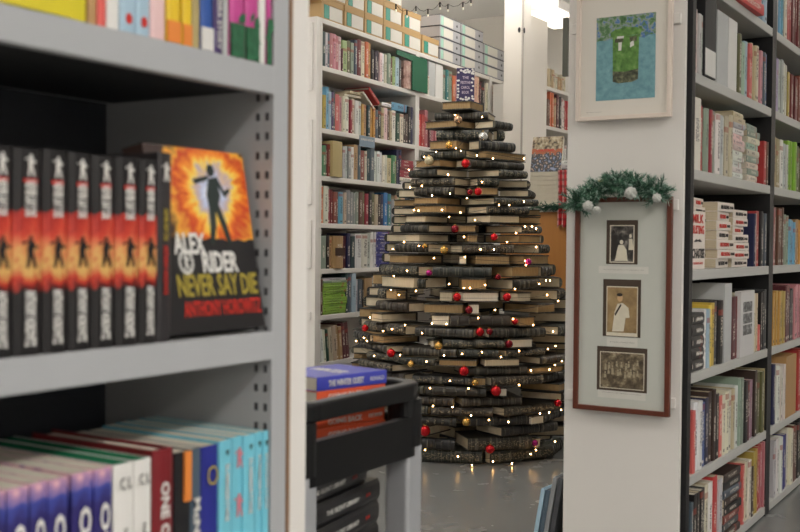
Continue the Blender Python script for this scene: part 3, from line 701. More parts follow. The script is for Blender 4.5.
# red books overhanging shelf seven
z = ro['T'] + .215
# ------------------------------------------------------------------ frames on the pillar
XP = FR.o.x - .034
def framed(pa, pb, yt, yb, mframe, mmat, label, bw, name='framed_picture', off=.026):
    """returns empty on the pillar face, local x = across (left to right), y = up, z = out"""
    A_ = at_x(pa, (yt + yb) / 2, XP - off); B_ = at_x(pb, (yt + yb) / 2, XP - off); ym = (A_.y + B_.y) / 2; w = abs(A_.y - B_.y)
    cx = (pa + pb) / 2; z1, z0 = at_x(cx, yt, XP - off).z, at_x(cx, yb, XP - off).z; h = z1 - z0
    M = Matrix.Translation((XP - off, ym, (z0 + z1) / 2)) @ Matrix(((0, 0, -1, 0), (-1, 0, 0, 0), (0, 1, 0, 0), (0, 0, 0, 1)))
    e = empty(name, M); mb = MB(); o_ = .012
    mb.box((-w / 2, -h / 2, -o_), (-w / 2 + bw, h / 2, .004)); mb.box((w / 2 - bw, -h / 2, -o_), (w / 2, h / 2, .004))
    mb.box((-w / 2 + bw, -h / 2, -o_), (w / 2 - bw, -h / 2 + bw, .004)); mb.box((-w / 2 + bw, h / 2 - bw, -o_), (w / 2 - bw, h / 2, .004))
    mb.obj('frame', mframe, e, bevel=.0015)
    MB().box((-w / 2 + bw, -h / 2 + bw, -o_), (w / 2 - bw, h / 2 - bw, -.006)).obj('mount', mmat, e)
    tag(e, label, 'picture')
    def loc(px, py):
        p = M.inverted() @ at_x(px, py, XP - off); return p.x, p.y
    return e, w, h, loc
M_MOUNT = flat('mount_card', (222, 216, 206), .7, 0, .01); M_MOUNTG = flat('mount_grey_green', (196, 198, 190), .7, 0, .02)
e1, w1, h1, L1 = framed(576.5, 672, -10, 119, flat('pale_frame', (226, 212, 200), .45, 0, .03), M_MOUNT, 'pale framed print of a green litter bin on blue, upper on pillar', .012)
def art_mat():
    t = NT('bin_print_ground'); co = t.coord('Object'); x, y, z = t.sep(co)
    nz = t.noise(60, co, 4, .6); nb = t.noise(18, co, 3)
    sea = t.ramp(nz, [(.3, (96, 140, 150)), (.6, (118, 164, 172)), (.8, (140, 178, 182))])
    leaf = t.ramp(t.noise(55, co, 5, .65), [(.3, (50, 84, 50)), (.44, (88, 128, 80)), (.52, (150, 160, 150)), (.57, (66, 110, 186)), (.64, (90, 130, 80)), (.8, (60, 92, 70))])
    sky = t.math('GREATER_THAN', t.math('ADD', y, t.math('MULTIPLY', nb, .03)), .155)
    top_ = t.math('GREATER_THAN', t.math('ADD', y, t.math('MULTIPLY', t.math('SUBTRACT', nb, .5), .04)), .048)
    c = t.mix(top_, sea, leaf); t.base(c); t.set(.5); return t.m
x0, y0 = L1(595, 101); x1, y1 = L1(655.5, 11.5)
MB().box((x0, y0, -.0055), (x1, y1, -.005)).obj('print', art_mat(), e1)
t = NT('bin_green'); nz = t.noise(70, t.coord('Object'), 4); t.base(t.ramp(nz, [(.3, (62, 104, 44)), (.55, (98, 142, 66)), (.75, (132, 166, 100))])); M_BING = t.m
t = NT('bin_base'); nz = t.noise(110, t.coord('Object'), 4); t.base(t.ramp(nz, [(.3, (34, 36, 30)), (.55, (84, 88, 66)), (.75, (140, 140, 110))])); M_BINB = t.m
cx, cy = L1(625, 57); s_ = (x1 - x0) / 60.5
def pt(u, v): return (cx + (u - 625) * s_, cy - (v - 57) * s_)
mb = MB(); mb.prism([pt(612, 72), pt(618, 74.5), pt(625, 75.5), pt(632, 74.5), pt(638, 72), pt(638.5, 36), pt(611.5, 36)], -.005, -.0046)
mb.prism([pt(609.5, 36.5), pt(640, 35.5), pt(641, 31), pt(636, 28.5), pt(625, 27.5), pt(614, 29), pt(609, 32)], -.0046, -.0042); mb.obj('painted_bin', M_BING, e1)
mb = MB().prism([pt(612, 80), pt(618, 82), pt(632, 81.5), pt(638, 79), pt(638, 69), pt(625, 71), pt(612, 70)], -.0046, -.0041); mb.prism([pt(614, 38), pt(622, 38), pt(622, 42), pt(614, 42)], -.0046, -.0041); mb.prism([pt(629, 37.5), pt(636, 37), pt(636, 42), pt(629, 42)], -.0046, -.0041); mb.obj('painted_shadow_pattern', M_BINB, e1)
mb = MB().prism([pt(616, 36), pt(623, 36), pt(623, 38.2), pt(616, 38.2)], -.0041, -.0038); mb.prism([pt(617.5, 42), pt(621, 42), pt(620.5, 50), pt(617.5, 50)], -.0046, -.0041); mb.prism([pt(629.5, 43), pt(633, 41), pt(633.5, 46), pt(629.5, 48)], -.0046, -.0041); mb.obj('painted_notice_pattern', T_WHITE, e1)
mm = Matrix.Translation((pt(594, 107)[0] - .004, pt(594, 109)[1], -.0058)); text('The Green Bin, Oxford, print', .045, .0022, flat('pencil', (120, 112, 110), .6), e1, mm, 0, .0002, 'caption')
M_MAHOG = flat('mahogany', (106, 52, 34), .4, 0, .2, 14)
e2, w2, h2, L2 = framed(574.3, 670.8, 197, 413, M_MAHOG, M_MOUNTG, 'tall mahogany frame holding three old photographs, lower on pillar', .014)
M_BROWNM = flat('brown_mount', (72, 58, 46), .7, 0, .06)
def photo_mat(name, stops, sc):
    t = NT(name); nz = t.noise(sc, t.coord('Object'), 5, .62); t.base(t.ramp(nz, stops)); t.set(.4); return t.m
M_BW = photo_mat('photo_bw', [(.35, (24, 22, 22)), (.5, (58, 54, 52)), (.62, (120, 114, 108)), (.75, (206, 200, 190))], 45)
M_SEP = photo_mat('photo_sepia', [(.3, (120, 96, 64)), (.55, (160, 134, 94)), (.8, (190, 166, 124))], 20)
M_GRP = photo_mat('photo_group', [(.35, (62, 52, 40)), (.5, (96, 84, 66)), (.62, (138, 124, 100)), (.75, (196, 184, 156))], 60)
S_LT = flat('photo_light', (226, 218, 198), .5, 0, .1, 90); S_DK = flat('photo_dark', (44, 38, 34), .5, 0, .1); S_SK = flat('photo_skin', (168, 128, 92), .5)
def q(parent, L, a, b, c, d, z0, z1, m, n):
    x0, y0 = L(a, d); x1, y1 = L(b, c); return MB().box((x0, y0, z0), (x1, y1, z1)).obj(n, m, parent)
def poly(parent, L, pts, z0, z1, m, n):
    mb = MB()
    for p in pts: mb.prism([L(*u) for u in p][::-1] if False else [L(*u) for u in p], z0, z1)
    return mb.obj(n, m, parent)
def ell(cx, cy, rx, ry, n=12): return [(cx + rx * math.cos(-2 * math.pi * k / n), cy + ry * math.sin(-2 * math.pi * k / n)) for k in range(n)]
q(e2, L2, 605.5, 637.5, 220, 264, -.0055, -.005, M_BROWNM, 'photo_mount'); q(e2, L2, 609, 634, 225, 262.5, -.005, -.0047, S_LT, 'photo_border'); q(e2, L2, 610, 633, 226, 261.5, -.0047, -.0044, M_BW, 'photograph')
poly(e2, L2, [ell(613, 232, 1.5, 2), [(610.5, 258), (616, 258), (616.5, 236), (611, 235)]], -.0044, -.0041, S_DK, 'standing_man')
poly(e2, L2, [ell(621, 242, 1.8, 2.2), [(614, 261), (627, 261), (626, 250), (623, 245), (618, 245), (616, 252)], ell(630, 236, 1.4, 2), [(628, 250), (633, 250), (632, 239), (628.5, 239)]], -.0044, -.0041, S_LT, 'seated_woman')
q(e2, L2, 602, 640.5, 280, 336, -.0055, -.005, M_BROWNM, 'photo_mount'); q(e2, L2, 605.5, 637.5, 287, 335.5, -.005, -.0047, S_LT, 'photo_border'); q(e2, L2, 606.3, 636.7, 288, 332, -.0047, -.0044, M_SEP, 'photograph')
poly(e2, L2, [[(611.5, 331.5), (623, 331.5), (625, 318), (629, 318), (628, 308), (622, 303), (617, 304), (614, 312), (613, 320)]], -.0044, -.0041, S_LT, 'cricketer_shirt')
poly(e2, L2, [ell(619.5, 298, 2.8, 4)], -.0041, -.0038, flat('pale_skin', (206, 170, 126), .5), 'face'); poly(e2, L2, [ell(619.2, 294.8, 3.0, 1.7), [(614, 314), (620, 304), (621.2, 305), (615, 316)]], -.0038, -.0036, S_DK, 'hair_and_sash')
q(e2, L2, 596, 646.8, 349, 389.5, -.0055, -.005, M_BROWNM, 'photo_mount'); q(e2, L2, 599, 644, 354, 387.5, -.005, -.0047, S_LT, 'photo_border'); q(e2, L2, 599.8, 643.3, 354.8, 386.8, -.0047, -.0044, M_GRP, 'photograph')
pl = []
for k in range(9):
    for j in range(2): cx_, cy_ = 604 + k * 4.2 + R.uniform(-1.2, 1.2), 364 + j * 7 + R.uniform(-2.5, 2.5); pl += [ell(cx_, cy_, .8, 1.1, 8), [(cx_ - 1.2, cy_ + R.uniform(4, 7)), (cx_ + 1.2, cy_ + 5), (cx_ + .8, cy_ + 1.4), (cx_ - .9, cy_ + 1.5)]]
poly(e2, L2, pl, -.0044, -.0041, flat('photo_mid', (172, 160, 134), .5), 'group_faces')
M_CAP = flat('caption_paper', (214, 212, 204), .7); M_CAPI = flat('caption_ink', (130, 128, 124), .6)
for (a, b, c, d, tx) in ((598, 648, 267, 273, 'The family in the garden of the college about 1870'), (606, 637, 339, 346, 'A cricketer of the first eleven'), (597, 645, 390.5, 397, 'The members of the club photographed together')):
    cp = q(e2, L2, a, b, c, d, -.0055, -.0051, M_CAP, 'caption_card'); x0, y0 = L2((a + b) / 2, (c + d) / 2); text(tx, (b - a) * .0024, .0028, M_CAPI, e2, Matrix.Translation((x0, y0, -.005)), 0, .0002, 'caption')

# garland over the lower frame
M_FIR = [flat('fir_dark', (48, 92, 72), .6, 0, .2), flat('fir_green', (88, 136, 108), .6, 0, .2), flat('fir_frosted', (168, 192, 180), .7, 0, .1)]
def sprig(mb, p, d, L, n, nl, mi):
    d = d.normalized(); a = d.orthogonal().normalized(); b = d.cross(a)
    mb.tube([p, p + d * L], .0012, 4, 0)
    for k in range(n):
        t = k / n; ang = R.uniform(0, 6.28); c = p + d * L * t; o = (a * math.cos(ang) + b * math.sin(ang)) * .9 + d * .8; o.normalize(); w = o.cross(d).normalized() * .0015; l = nl * R.uniform(.7, 1.1)
        mb.add([c - w, c + w, c + o * l + w * .3, c + o * l - w * .3, c + o.cross(w).normalized() * .0006], [(0, 1, 2, 3), (0, 4, 1), (1, 4, 2), (2, 4, 3), (3, 4, 0)], R.choice(mi))
ge = empty('fir_garland', Matrix.Translation(at_x(622, 192, XP - .03)))
gi = ge.matrix_world.inverted(); mb = MB()
arc = [(574, 206), (583, 200), (592, 193), (602, 189), (612, 182), (622, 184), (632, 186), (642, 189), (652, 191), (660, 194)]
for i in range(240):
    k = R.uniform(0, len(arc) - 1.01); j = int(k); f = k - j
    px = arc[j][0] * (1 - f) + arc[j + 1][0] * f; py = arc[j][1] * (1 - f) + arc[j + 1][1] * f
    p = at_x(px + R.uniform(-3, 3), py + R.uniform(-4, 4), XP - .03 - R.uniform(0, .035))
    sprig(mb, gi @ p, Vector((R.uniform(-.7, .2), R.uniform(-1, 1), R.uniform(-.55, .65))), R.uniform(.025, .05), 36, .017, [0, 1, 1, 2] if R.random() < .8 else [2, 1])
mb.tube([gi @ at_x(a, b + 2, XP - .028) for a, b in arc], .003, 5, 0)
mb.obj('foliage', M_FIR, ge)
M_FROST = flat('frosted_cone', (212, 214, 208), .7, 0, .25, 200)
for (px, py, r) in ((631, 193, .020), (588, 206, .018), (657, 198, .015), (597, 210, .013)):
    c = gi @ at_x(px, py, XP - .092); m2 = MB()
    for a in range(5):
        for b in range(8 - a):
            th = b * 6.28 / (8 - a) + a * .4; rr = r * (1 - a * .17); cc = c + Vector((-.004 * a, math.cos(th) * rr * .6, math.sin(th) * rr * .6)); m2.ball(cc, r * .32, 6, 4)
    m2.obj('pine_cone', M_FROST, ge)
for (px, py) in ((588, 188), (602, 181), (598, 190)):
    m2 = MB(); c = gi @ at_x(px, py, XP - .05)
    m2.ball(c, .012, 7, 5, sc=(.3, 1, .35)); m2.obj('gilded_leaf', flat('gilded', (206, 194, 140), .35, .4), ge)
tag(ge, 'fir garland with frosted cones draped along the mahogany frame', 'garland')

# leaning folders at the pillar foot
XS = XP + .0
for i, (px, py, th, c, w_) in enumerate(((545.3, 490.5, 9.5, 'pale blue', .0125), (550.6, 491.5, 9.5, 'slate', .0125), (557.4, 479, 9.5, 'grey', .0130), (563.6, 479, 9.5, 'dark grey', .0135))):
    p = at_x(px, py, XS); h = p.z / math.cos(rad(th)); off = p.z * math.tan(rad(th)); o = MB()
    o.box((0, -w_, .0), (.004, 0, h)); o.box((.0041, -w_, 0), (.26, -w_ + .003, h)); o.box((.0041, -.003, 0), (.26, 0, h)); o.box((.256, -w_ + .003, 0), (.26, -.003, h))
    oo = o.obj('slim_folder', flat('folder_' + c, CO[c], .35), M=Matrix.Translation((XS, p.y + w_ + off + .001, .0035)) @ Matrix.Rotation(rad(th), 4, 'X'))
    MB().box((.005, -w_ + .0035, .003), (.25, -.0035, h - .004)).obj('papers', M_PAGE_WHITE if i % 2 else flat('folder_pages', (140, 160, 172), .6), oo)
    tag(oo, f'{c} slim folder standing on the floor by the pillar, {["farthest left", "second from the left", "third from the left", "nearest to the pillar"][i]}', 'folder')

# ------------------------------------------------------------------ back bookcase
p0 = at_fwd(321, 250, 5.6); FB = Frame(p0.x, p0.y, rad(3.3))
yb = [17.5, 65, 127.7, 175.5, 223, 269, 315.5]
zbk = [FB.hit(321, y).z for y in yb]            # top .. down
zs_ = [.06, zbk[6] - .245][:2]
zall = [.06, zbk[6] - .25] + zbk[:0:-1]
d1 = FB.hit(416.5, 100).x; d2 = FB.hit(490, 100).x
bookcase(FB, (-.012, d1), zall + [zbk[0]], .29, M_WHITE2, M_WHITE2, 'white bookcase bay left of the book tree, boxes on top', ztop=zbk[0], up=.024)
bookcase(FB, (d1 + .0245, d2), zall + [zbk[0]], .29, M_WHITE2, M_WHITE2, 'white bookcase bay directly behind the book tree', ztop=zbk[0], up=.024)
bookcase(FB, (d2 + .0245, d2 + 1.05), zall + [zbk[0]], .29, M_WHITE2, M_WHITE2, 'white bookcase bay half hidden by the column', ztop=zbk[0], up=.024)
# end board with raised panels
eb = empty('end_panel', FB.at(-.054, 0, 0)); MB().box((0, 0, 0), (.029, .62, zbk[0])).obj('board', M_WHITE, eb)
for za, zb_ in ((zbk[0] - .38, zbk[0] - .03), (1.16, 1.6), (.83, 1.08), (.56, .6)):
    MB().box((-.012, .02, za), (-.0005, .14, zb_)).obj('raised_panel', M_WHITE, eb, bevel=.003)
tag(eb, 'white end board of the tall bookcase left of the tree', 'panel')
S1, S2, S3, S4, S5, S6 = zbk[1:7]; S7 = zbk[6] - .25
gB = 'books on the white bookcase'
B = lambda s: f'{s}, white bookcase'
row(FB, S1, 322.6, 50, '325.5 18 dark teal;328 18 light grey;330 18 slate;333 18.5 dusty pink;336 18.5 pink;339 18 dusty pink;341.5 18 pale pink;343 12 maroon;347.5 17 light green;351 17.5 olive;354 17 sage;357 19 slate;361.5 20 dark red;365 19.5 cream;368.5 20 orange;371.5 20 amber;375 17 black;379.5 17 dark purple;382 16.5 pale pink;384.5 16.5 white;387 16.5 cream;390.5 17.5 sage;393 15.5 brown;396 17 light green;399.5 17 pale blue;402 16 dark grey', 'shelf under the boxes, white bookcase', gB)
# picture book and green board
a = FB.hit(404, 80, .0).x; o = make_book('photo_book', FB.at(a, .002, S1 + .001, 0), FB.hit(411.3, 80, .0).x - a, .02, .165, 'brown', True, None, photo_mat('pinkish_cover', [(.35, (80, 50, 46)), (.5, (176, 140, 130)), (.7, (206, 186, 170))], 22))
tag(o, 'pinkish photo-covered book standing before the big green board', 'book')
a = FB.hit(396, 70, -.01).x; m_ = FB.hit(411.5, 80, -.01).x - a; b_ = FB.hit(427, 70, -.01).x - a
o = MB().prism([(m_, -.001), (b_, -.001), (b_, .10), (b_ - .012, .205), (0, .205), (0, .178), (m_, .17)], 0, .005, 0, Matrix(((1, 0, 0, 0), (0, 0, 1, 0), (0, 1, 0, 0), (0, 0, 0, 1)))).obj('display_board', flat('green_board', (14, 92, 62), .6, 0, .03), M=FB.at(a, -.016, S1 + .002))
tag(o, 'large plain dark green board standing on the second shelf down', 'board')
row(FB, S1, 427.5, 85, '429.5 12 ivory;430.5 12 gap', 'shelf under the boxes right of green board', gB)
mag_file(FB, 428.5, 435, 80, S1, .212, 'light grey', 'light grey magazine file just right of the green board', .008)
mag_file(FB, 435.5, 443, 80, S1, .212, 'white', 'white magazine file beside the teal book, shelf under the boxes', .008)
row(FB, S1, 443.5, 90, '446 19 sage;449 19.5 teal;452 19 sage;455 17 orange;459 18 dusty pink', 'shelf under boxes, behind the tree', gB)
row(FB, S1, 475, 90, '479.5 22 peach;481 19 maroon;484 19.5 black;488 19 cream', 'shelf under boxes, beside patterned navy book', gB)
row(FB, S1, 491.8, 95, '494 19 beige;497 20 cream;500.5 19.5 white;504 19 light grey;508 19 white;512 18 cream', 'shelf under boxes by the column', gB)
# row 2
row(FB, S2, 322.6, 110, '326 17.5 mustard;328.5 22 sky blue;331 20 pale blue;333.5 20 purple;335.5 21 dark grey;340 19.5 coral;342.5 18.5 pink;345 19 cream;349.5 19.5 ivory;352 18 crimson;355 19 cream;358.5 18.5 white;361.5 18.5 light grey;364 17.5 amber;367 17.5 tan;370 17.5 dark teal;375 17 amber;378 16 slate;381 18.5 black;384 18 sand;388 18.5 pale pink;390 17 brown;392.5 17 sand;396.5 18 ivory;400 17 dark green;403.5 17 cream;408.5 17.5 dark brown;411 22.5 black;413.2 22.5 navy;415 22.5 blue', 'second full shelf, white bookcase', gB)
def lay(fr, pa, pb, py, z, T, W, c, label, tilt=0, y=.0, rz=0):
    a, b = fr.hit(pa, py, y).x, fr.hit(pb, py, y).x; L = b - a
    M = fr.at(a, y, z, rad(rz)) @ Matrix.Rotation(rad(tilt), 4, 'Y') @ Matrix(((0, 0, 1, 0), (0, 1, 0, 0), (-1, 0, 0, T), (0, 0, 0, 1)))
    o = make_book('book', M, T, W, L, c); tag(o, label, 'book'); return o
hz = lambda px, py: FB.hit(px, py, 0).z
lay(FB, 391.5, 408, 100, S2 + .187, .045, .18, 'sky blue', 'blue box file lying flat on top of the dark green and cream books', 0, .02)
lay(FB, 381.5, 391, 105, S2 + .196, .02, .17, 'white', 'white book lying flat left of the blue one, second full shelf', 0, .02)
lay(FB, 344.5, 361, 97, S2 + .2, .012, .18, 'cream', 'cream pamphlet lying over the white books, second full shelf', -2, .02)
lay(FB, 363, 376, 95, S2 + .235, .012, .18, 'cream', 'open cream booklet sliding down over the amber books', 32, .0)
lay(FB, 368.5, 380.5, 92, S2 + .265, .022, .17, 'red', 'red book slumped on top of the row, second full shelf', 32, .02)
lay(FB, 350, 362, 93, S2 + .222, .014, .17, 'sand', 'sand booklet on top of the cream pamphlet, second full shelf', 0, .02)
row(FB, S2, 418.6, 130, '421.5 19.5 bright red;425.5 19.5 red;428.5 23 dusty pink;431 17 maroon;434.5 17 pink;437 17 dusty pink;441 17.5 red brown;446 18 black;450 18 slate;456 18 sand;462 17 white', 'second full shelf behind the tree', gB)
# row 3
row(FB, S3, 321.5, 160, '325.5 16 green;328 17 maroon;330.5 17 red brown', 'third full shelf, white bookcase', gB)
o = make_book('box_file', FB.at(FB.hit(332.8, 155, -.01).x, -.01, S3 + .001), FB.hit(342.3, 155, -.01).x - FB.hit(332.8, 155, -.01).x, .2, .19, 'olive beige', False, None, flat('kraft_box', (182, 164, 116), .7, 0, .05)); tag(o, 'olive beige box file on the third full shelf of white bookcase', 'box')
row(FB, S3, 343, 160, '345.5 17 light grey;348 17.5 light grey;351 17.5 grey;353.5 17.5 white;357.5 19 tan;360.5 19 slate;364.5 16.5 red brown;366.5 16.5 cream;370 18 dark teal;374 18.5 slate;382 17.5 white;387 16 ivory;391 14.5 sand;395 16.5 green;396.5 16.5 light green;401 21 navy', 'right part, third full shelf', gB)
zq = S3 + .001
pile(FB, FB.hit(401.5, 170, -.01).x, .0, zq, ['ivory', 'ivory', 'crimson', 'crimson', 'dark red', 'crimson', 'crimson'], .17, .2, 'crimson pile by the bay divider', 'crimson volumes lying by the divider', T=.021, jit=1)
o = MB().box((0, 0, 0), (.17, .001, .06)).obj('shelf_sign', flat('sign_blue_grey', (126, 146, 162), .5, 0, .05), M=FB.at(FB.hit(359.5, 140, -.004).x, -.003, S2 - .062)); text('CHARLES DICKENS', .14, .012, T_WHITE, o, Matrix.Translation((.085, -.0005, .04)) @ Matrix.Rotation(rad(90), 4, 'X'), .01)
tag(o, 'blue-grey shelf sign hanging below the second full shelf edge', 'sign')
# row 4
row(FB, S4, 321, 205, '323.7 19 orange;328.2 19.5 ivory;330.8 18 crimson;333.2 18 dark red;337 17 red brown;338.5 17 brown;343 17 sky blue;346 17 beige;350.5 18.5 grey;355.5 18 grey;359 18 sage;362.5 18 brown;365 18.5 olive;368.7 17.5 crimson;371.5 19 black;374.5 18 olive;378 17.5 beige;381.5 17.5 dark brown;384 18 navy;388 19 bright blue;391 18.5 teal;394.5 15.5 grey;399 17.5 beige;401.5 17.5 light green;405 18.5 peach;410 18 slate', 'fourth full shelf, white bookcase', gB, xmax=d1 - .02)
# row 5
row(FB, S5, 320.5, 250, '325.5 17.5 sage;329.5 18 black;332.5 17 tan', 'fifth full shelf, white bookcase', gB)
o = art_o = make_book('leather_book', FB.at(FB.hit(333, 250, 0).x, .0, S5 + .001), FB.hit(343, 250, 0).x - FB.hit(333, 250, 0).x, .14, .175, 'tan', True); tag(o, 'fat tan leather book with dark label, fifth full shelf', 'book')
T = FB.hit(343, 250, 0).x - FB.hit(333, 250, 0).x; MB().box((.004, -.135 * T - .001, .068), (T - .004, -.12 * T, .11)).obj('dark_label', flat('label_brown', (66, 44, 34), .5), o)
row(FB, S5, 343.5, 250, '346.5 17.5 maroon;350 19 navy;354.5 17.5 dark teal', 'fifth full shelf beside the tan leather book', gB)
row(FB, S5, 355, 250, '361.5 19 white k;367.5 19 ivory k;371 19.5 light grey;375.5 20 white', 'fifth full shelf, right end', gB)
pile(FB, FB.hit(376, 250, -.0).x, .0, S5 + .001, ['royal blue'] * 11, .165, .2, 'royal blue pile left of the tree', 'royal blue volumes in a pile', T=.0185, jit=1.5)
# row 6
row(FB, S6, 319.5, 300, '322.8 19 brown', 'sixth full shelf, white bookcase', gB)
pile(FB, FB.hit(323.5, 300, 0).x, .0, S6 + .001, ['lime'] * 13 + ['sage', 'light grey'], .235, .18, 'lime green pile, sixth full shelf', 'lime green booklets in a pile', T=.0128, jit=1)
row(FB, S6, 344.8, 300, '348 21.5 dark teal;351.5 21.5 slate;355.5 21.5 pale blue;358.5 18 light grey;362.5 18 slate;364.3 17.5 black', 'sixth full shelf, right of lime pile', gB)
a, b = FB.hit(364.8, 300, 0).x, FB.hit(372, 300, 0).x; o = make_book('leather_book', FB.at(a, .0, S6 + .001), b - a, .14, .185, 'tan', True); tag(o, 'fat tan leather book with dark label, sixth full shelf', 'book')
MB().box((.004, -.135 * (b - a) - .001, .07), (b - a - .004, -.12 * (b - a), .11)).obj('dark_label', flat('label_brown', (66, 44, 34), .5), o)
row(FB, S6, 372.4, 300, '375 19 ivory;379 19 black;384 18 slate', 'sixth full shelf beside the tree edge', gB)
# row 7
row(FB, S7, 322.5, 345, '325 17.5 white t-7;327.5 17 ivory t-7;330 17 dark green t-7;337 18.5 beige t-7;343 18.5 tan t-7;350 20 maroon t-7', 'lowest visible shelf, white bookcase', gB)
# boxes on top
M_BOX = flat('cardboard_box', (196, 164, 116), .7, 0, .06, 10); M_LID = flat('cardboard_lid', (184, 150, 100), .7, 0, .06, 10); M_TEAL = flat('label_teal', (60, 150, 130), .5); M_LABW = flat('label_white', (222, 218, 208), .6, 0, .05, 60)
ztp = zbk[0] + .001
def archive_box(x, z, w, i, tier):
    h = .112; e = empty('archive_box', FB.at(x, .0 + R.uniform(0, .008), z, rad(R.uniform(-.3, .3)))); w -= .006
    MB().box((.003, .003, 0), (w - .003, .28, h - .001)).obj('box_body', M_BOX, e)
    MB().box((0, 0, h - .032), (w, .283, h)).obj('lid', M_LID, e)
    MB().box((w * .12, .0005, .008), (w * .34, .0028, h - .034)).obj('teal_label', M_TEAL, e)
    l = MB().box((w * .36, .0005, .008), (w * .95, .0028, h - .034)).obj('white_label', M_LABW, e)
    tag(e, f'kraft archive box with teal and white label, {ORD[i]} from the left, {tier} tier', 'box', 'archive boxes on the white bookcase')
for tier, (pxs, dz) in (('lower', ((322.7, 345, 365, 384, 403.5, 422.5, 439.5), 0)), ('upper', ((305, 327, 347, 366, 385, 403.5, 422), .113))):
    for i in range(6):
        a, b = FB.hit(pxs[i], 30, 0).x, FB.hit(pxs[i + 1], 30, 0).x
        archive_box(a, ztp + dz, b - a, i, tier)
for i in range(5):
    a, b = FB.hit((305, 326, 346, 365, 384, 403)[i], 10, 0).x, FB.hit((305, 326, 346, 365, 384, 403)[i + 1], 10, 0).x
    archive_box(a, ztp + .226, b - a, i, 'topmost')
M_BFG = flat('box_file_grey', (176, 176, 180), .5, 0, .05, 8); M_BFD = flat('box_file_dark', (60, 62, 70), .5); M_MINT = flat('mint_label', (170, 216, 196), .5)
def box_file(x, z, w, label):
    e = empty('box_file', FB.at(x, .002, z)); h = .07; w -= .008
    MB().box((0, 0, .003), (w, .27, h - .003)).obj('case', M_BFG, e); MB().box((-.001, -.001, h - .0028), (w + .001, .272, h)).obj('lid_edge', M_BFD, e); MB().box((-.001, -.001, 0), (w + .001, .272, .0028)).obj('base_edge', M_BFD, e)
    MB().box((w * .05, -.0012, .008), (w * .16, -.0002, h - .008)).obj('mint_label', M_MINT, e); MB().box((w * .17, -.0012, .008), (w * .62, -.0002, h - .008)).obj('white_label', M_LABW, e)
    MB().prism([(.009 * math.cos(k * .785), .009 * math.sin(k * .785)) for k in range(8)], 0, .001, 0, Matrix.Translation((w * .82, 0, h / 2)) @ Matrix.Rotation(rad(90), 4, 'X')).obj('finger_hole', M_BLACKM, e)
    tag(e, label, 'box file', 'grey box files on the white bookcase')
cols_ = [(440, 461, 4), (461.3, 483.5, 4), (484, 506, 3), (506.5, 530, 3)]
for ci, (a, b, n) in enumerate(cols_):
    xa, xb = FB.hit(a, 60, 0).x, FB.hit(b, 60, 0).x
    for k in range(n): box_file(xa, ztp + k * .0715, xb - xa, f'grey box file lying flat, {["lowest", "second up", "third up", "topmost"][k]} in {["first", "second", "third", "fourth"][ci]} stack from the kraft boxes')

# ------------------------------------------------------------------ the book tree
TC = at_fwd(466, 250, 5.1); TCX, TCY = TC.x, TC.y
def interp(tab, v):
    for (a, b), (c, d) in zip(tab, tab[1:]):
        if a <= v <= c: return b + (d - b) * (v - a) / (c - a)
    return tab[0][1] if v < tab[0][0] else tab[-1][1]
RT = [(104, .175), (114, .2), (122, .225), (132, .235), (146, .27), (162, .30), (175, .31), (190, .335), (201, .35), (217, .365), (237, .39), (258, .41), (271, .44), (296, .475), (334, .53), (371, .55), (412, .53), (445, .50), (460, .48)]
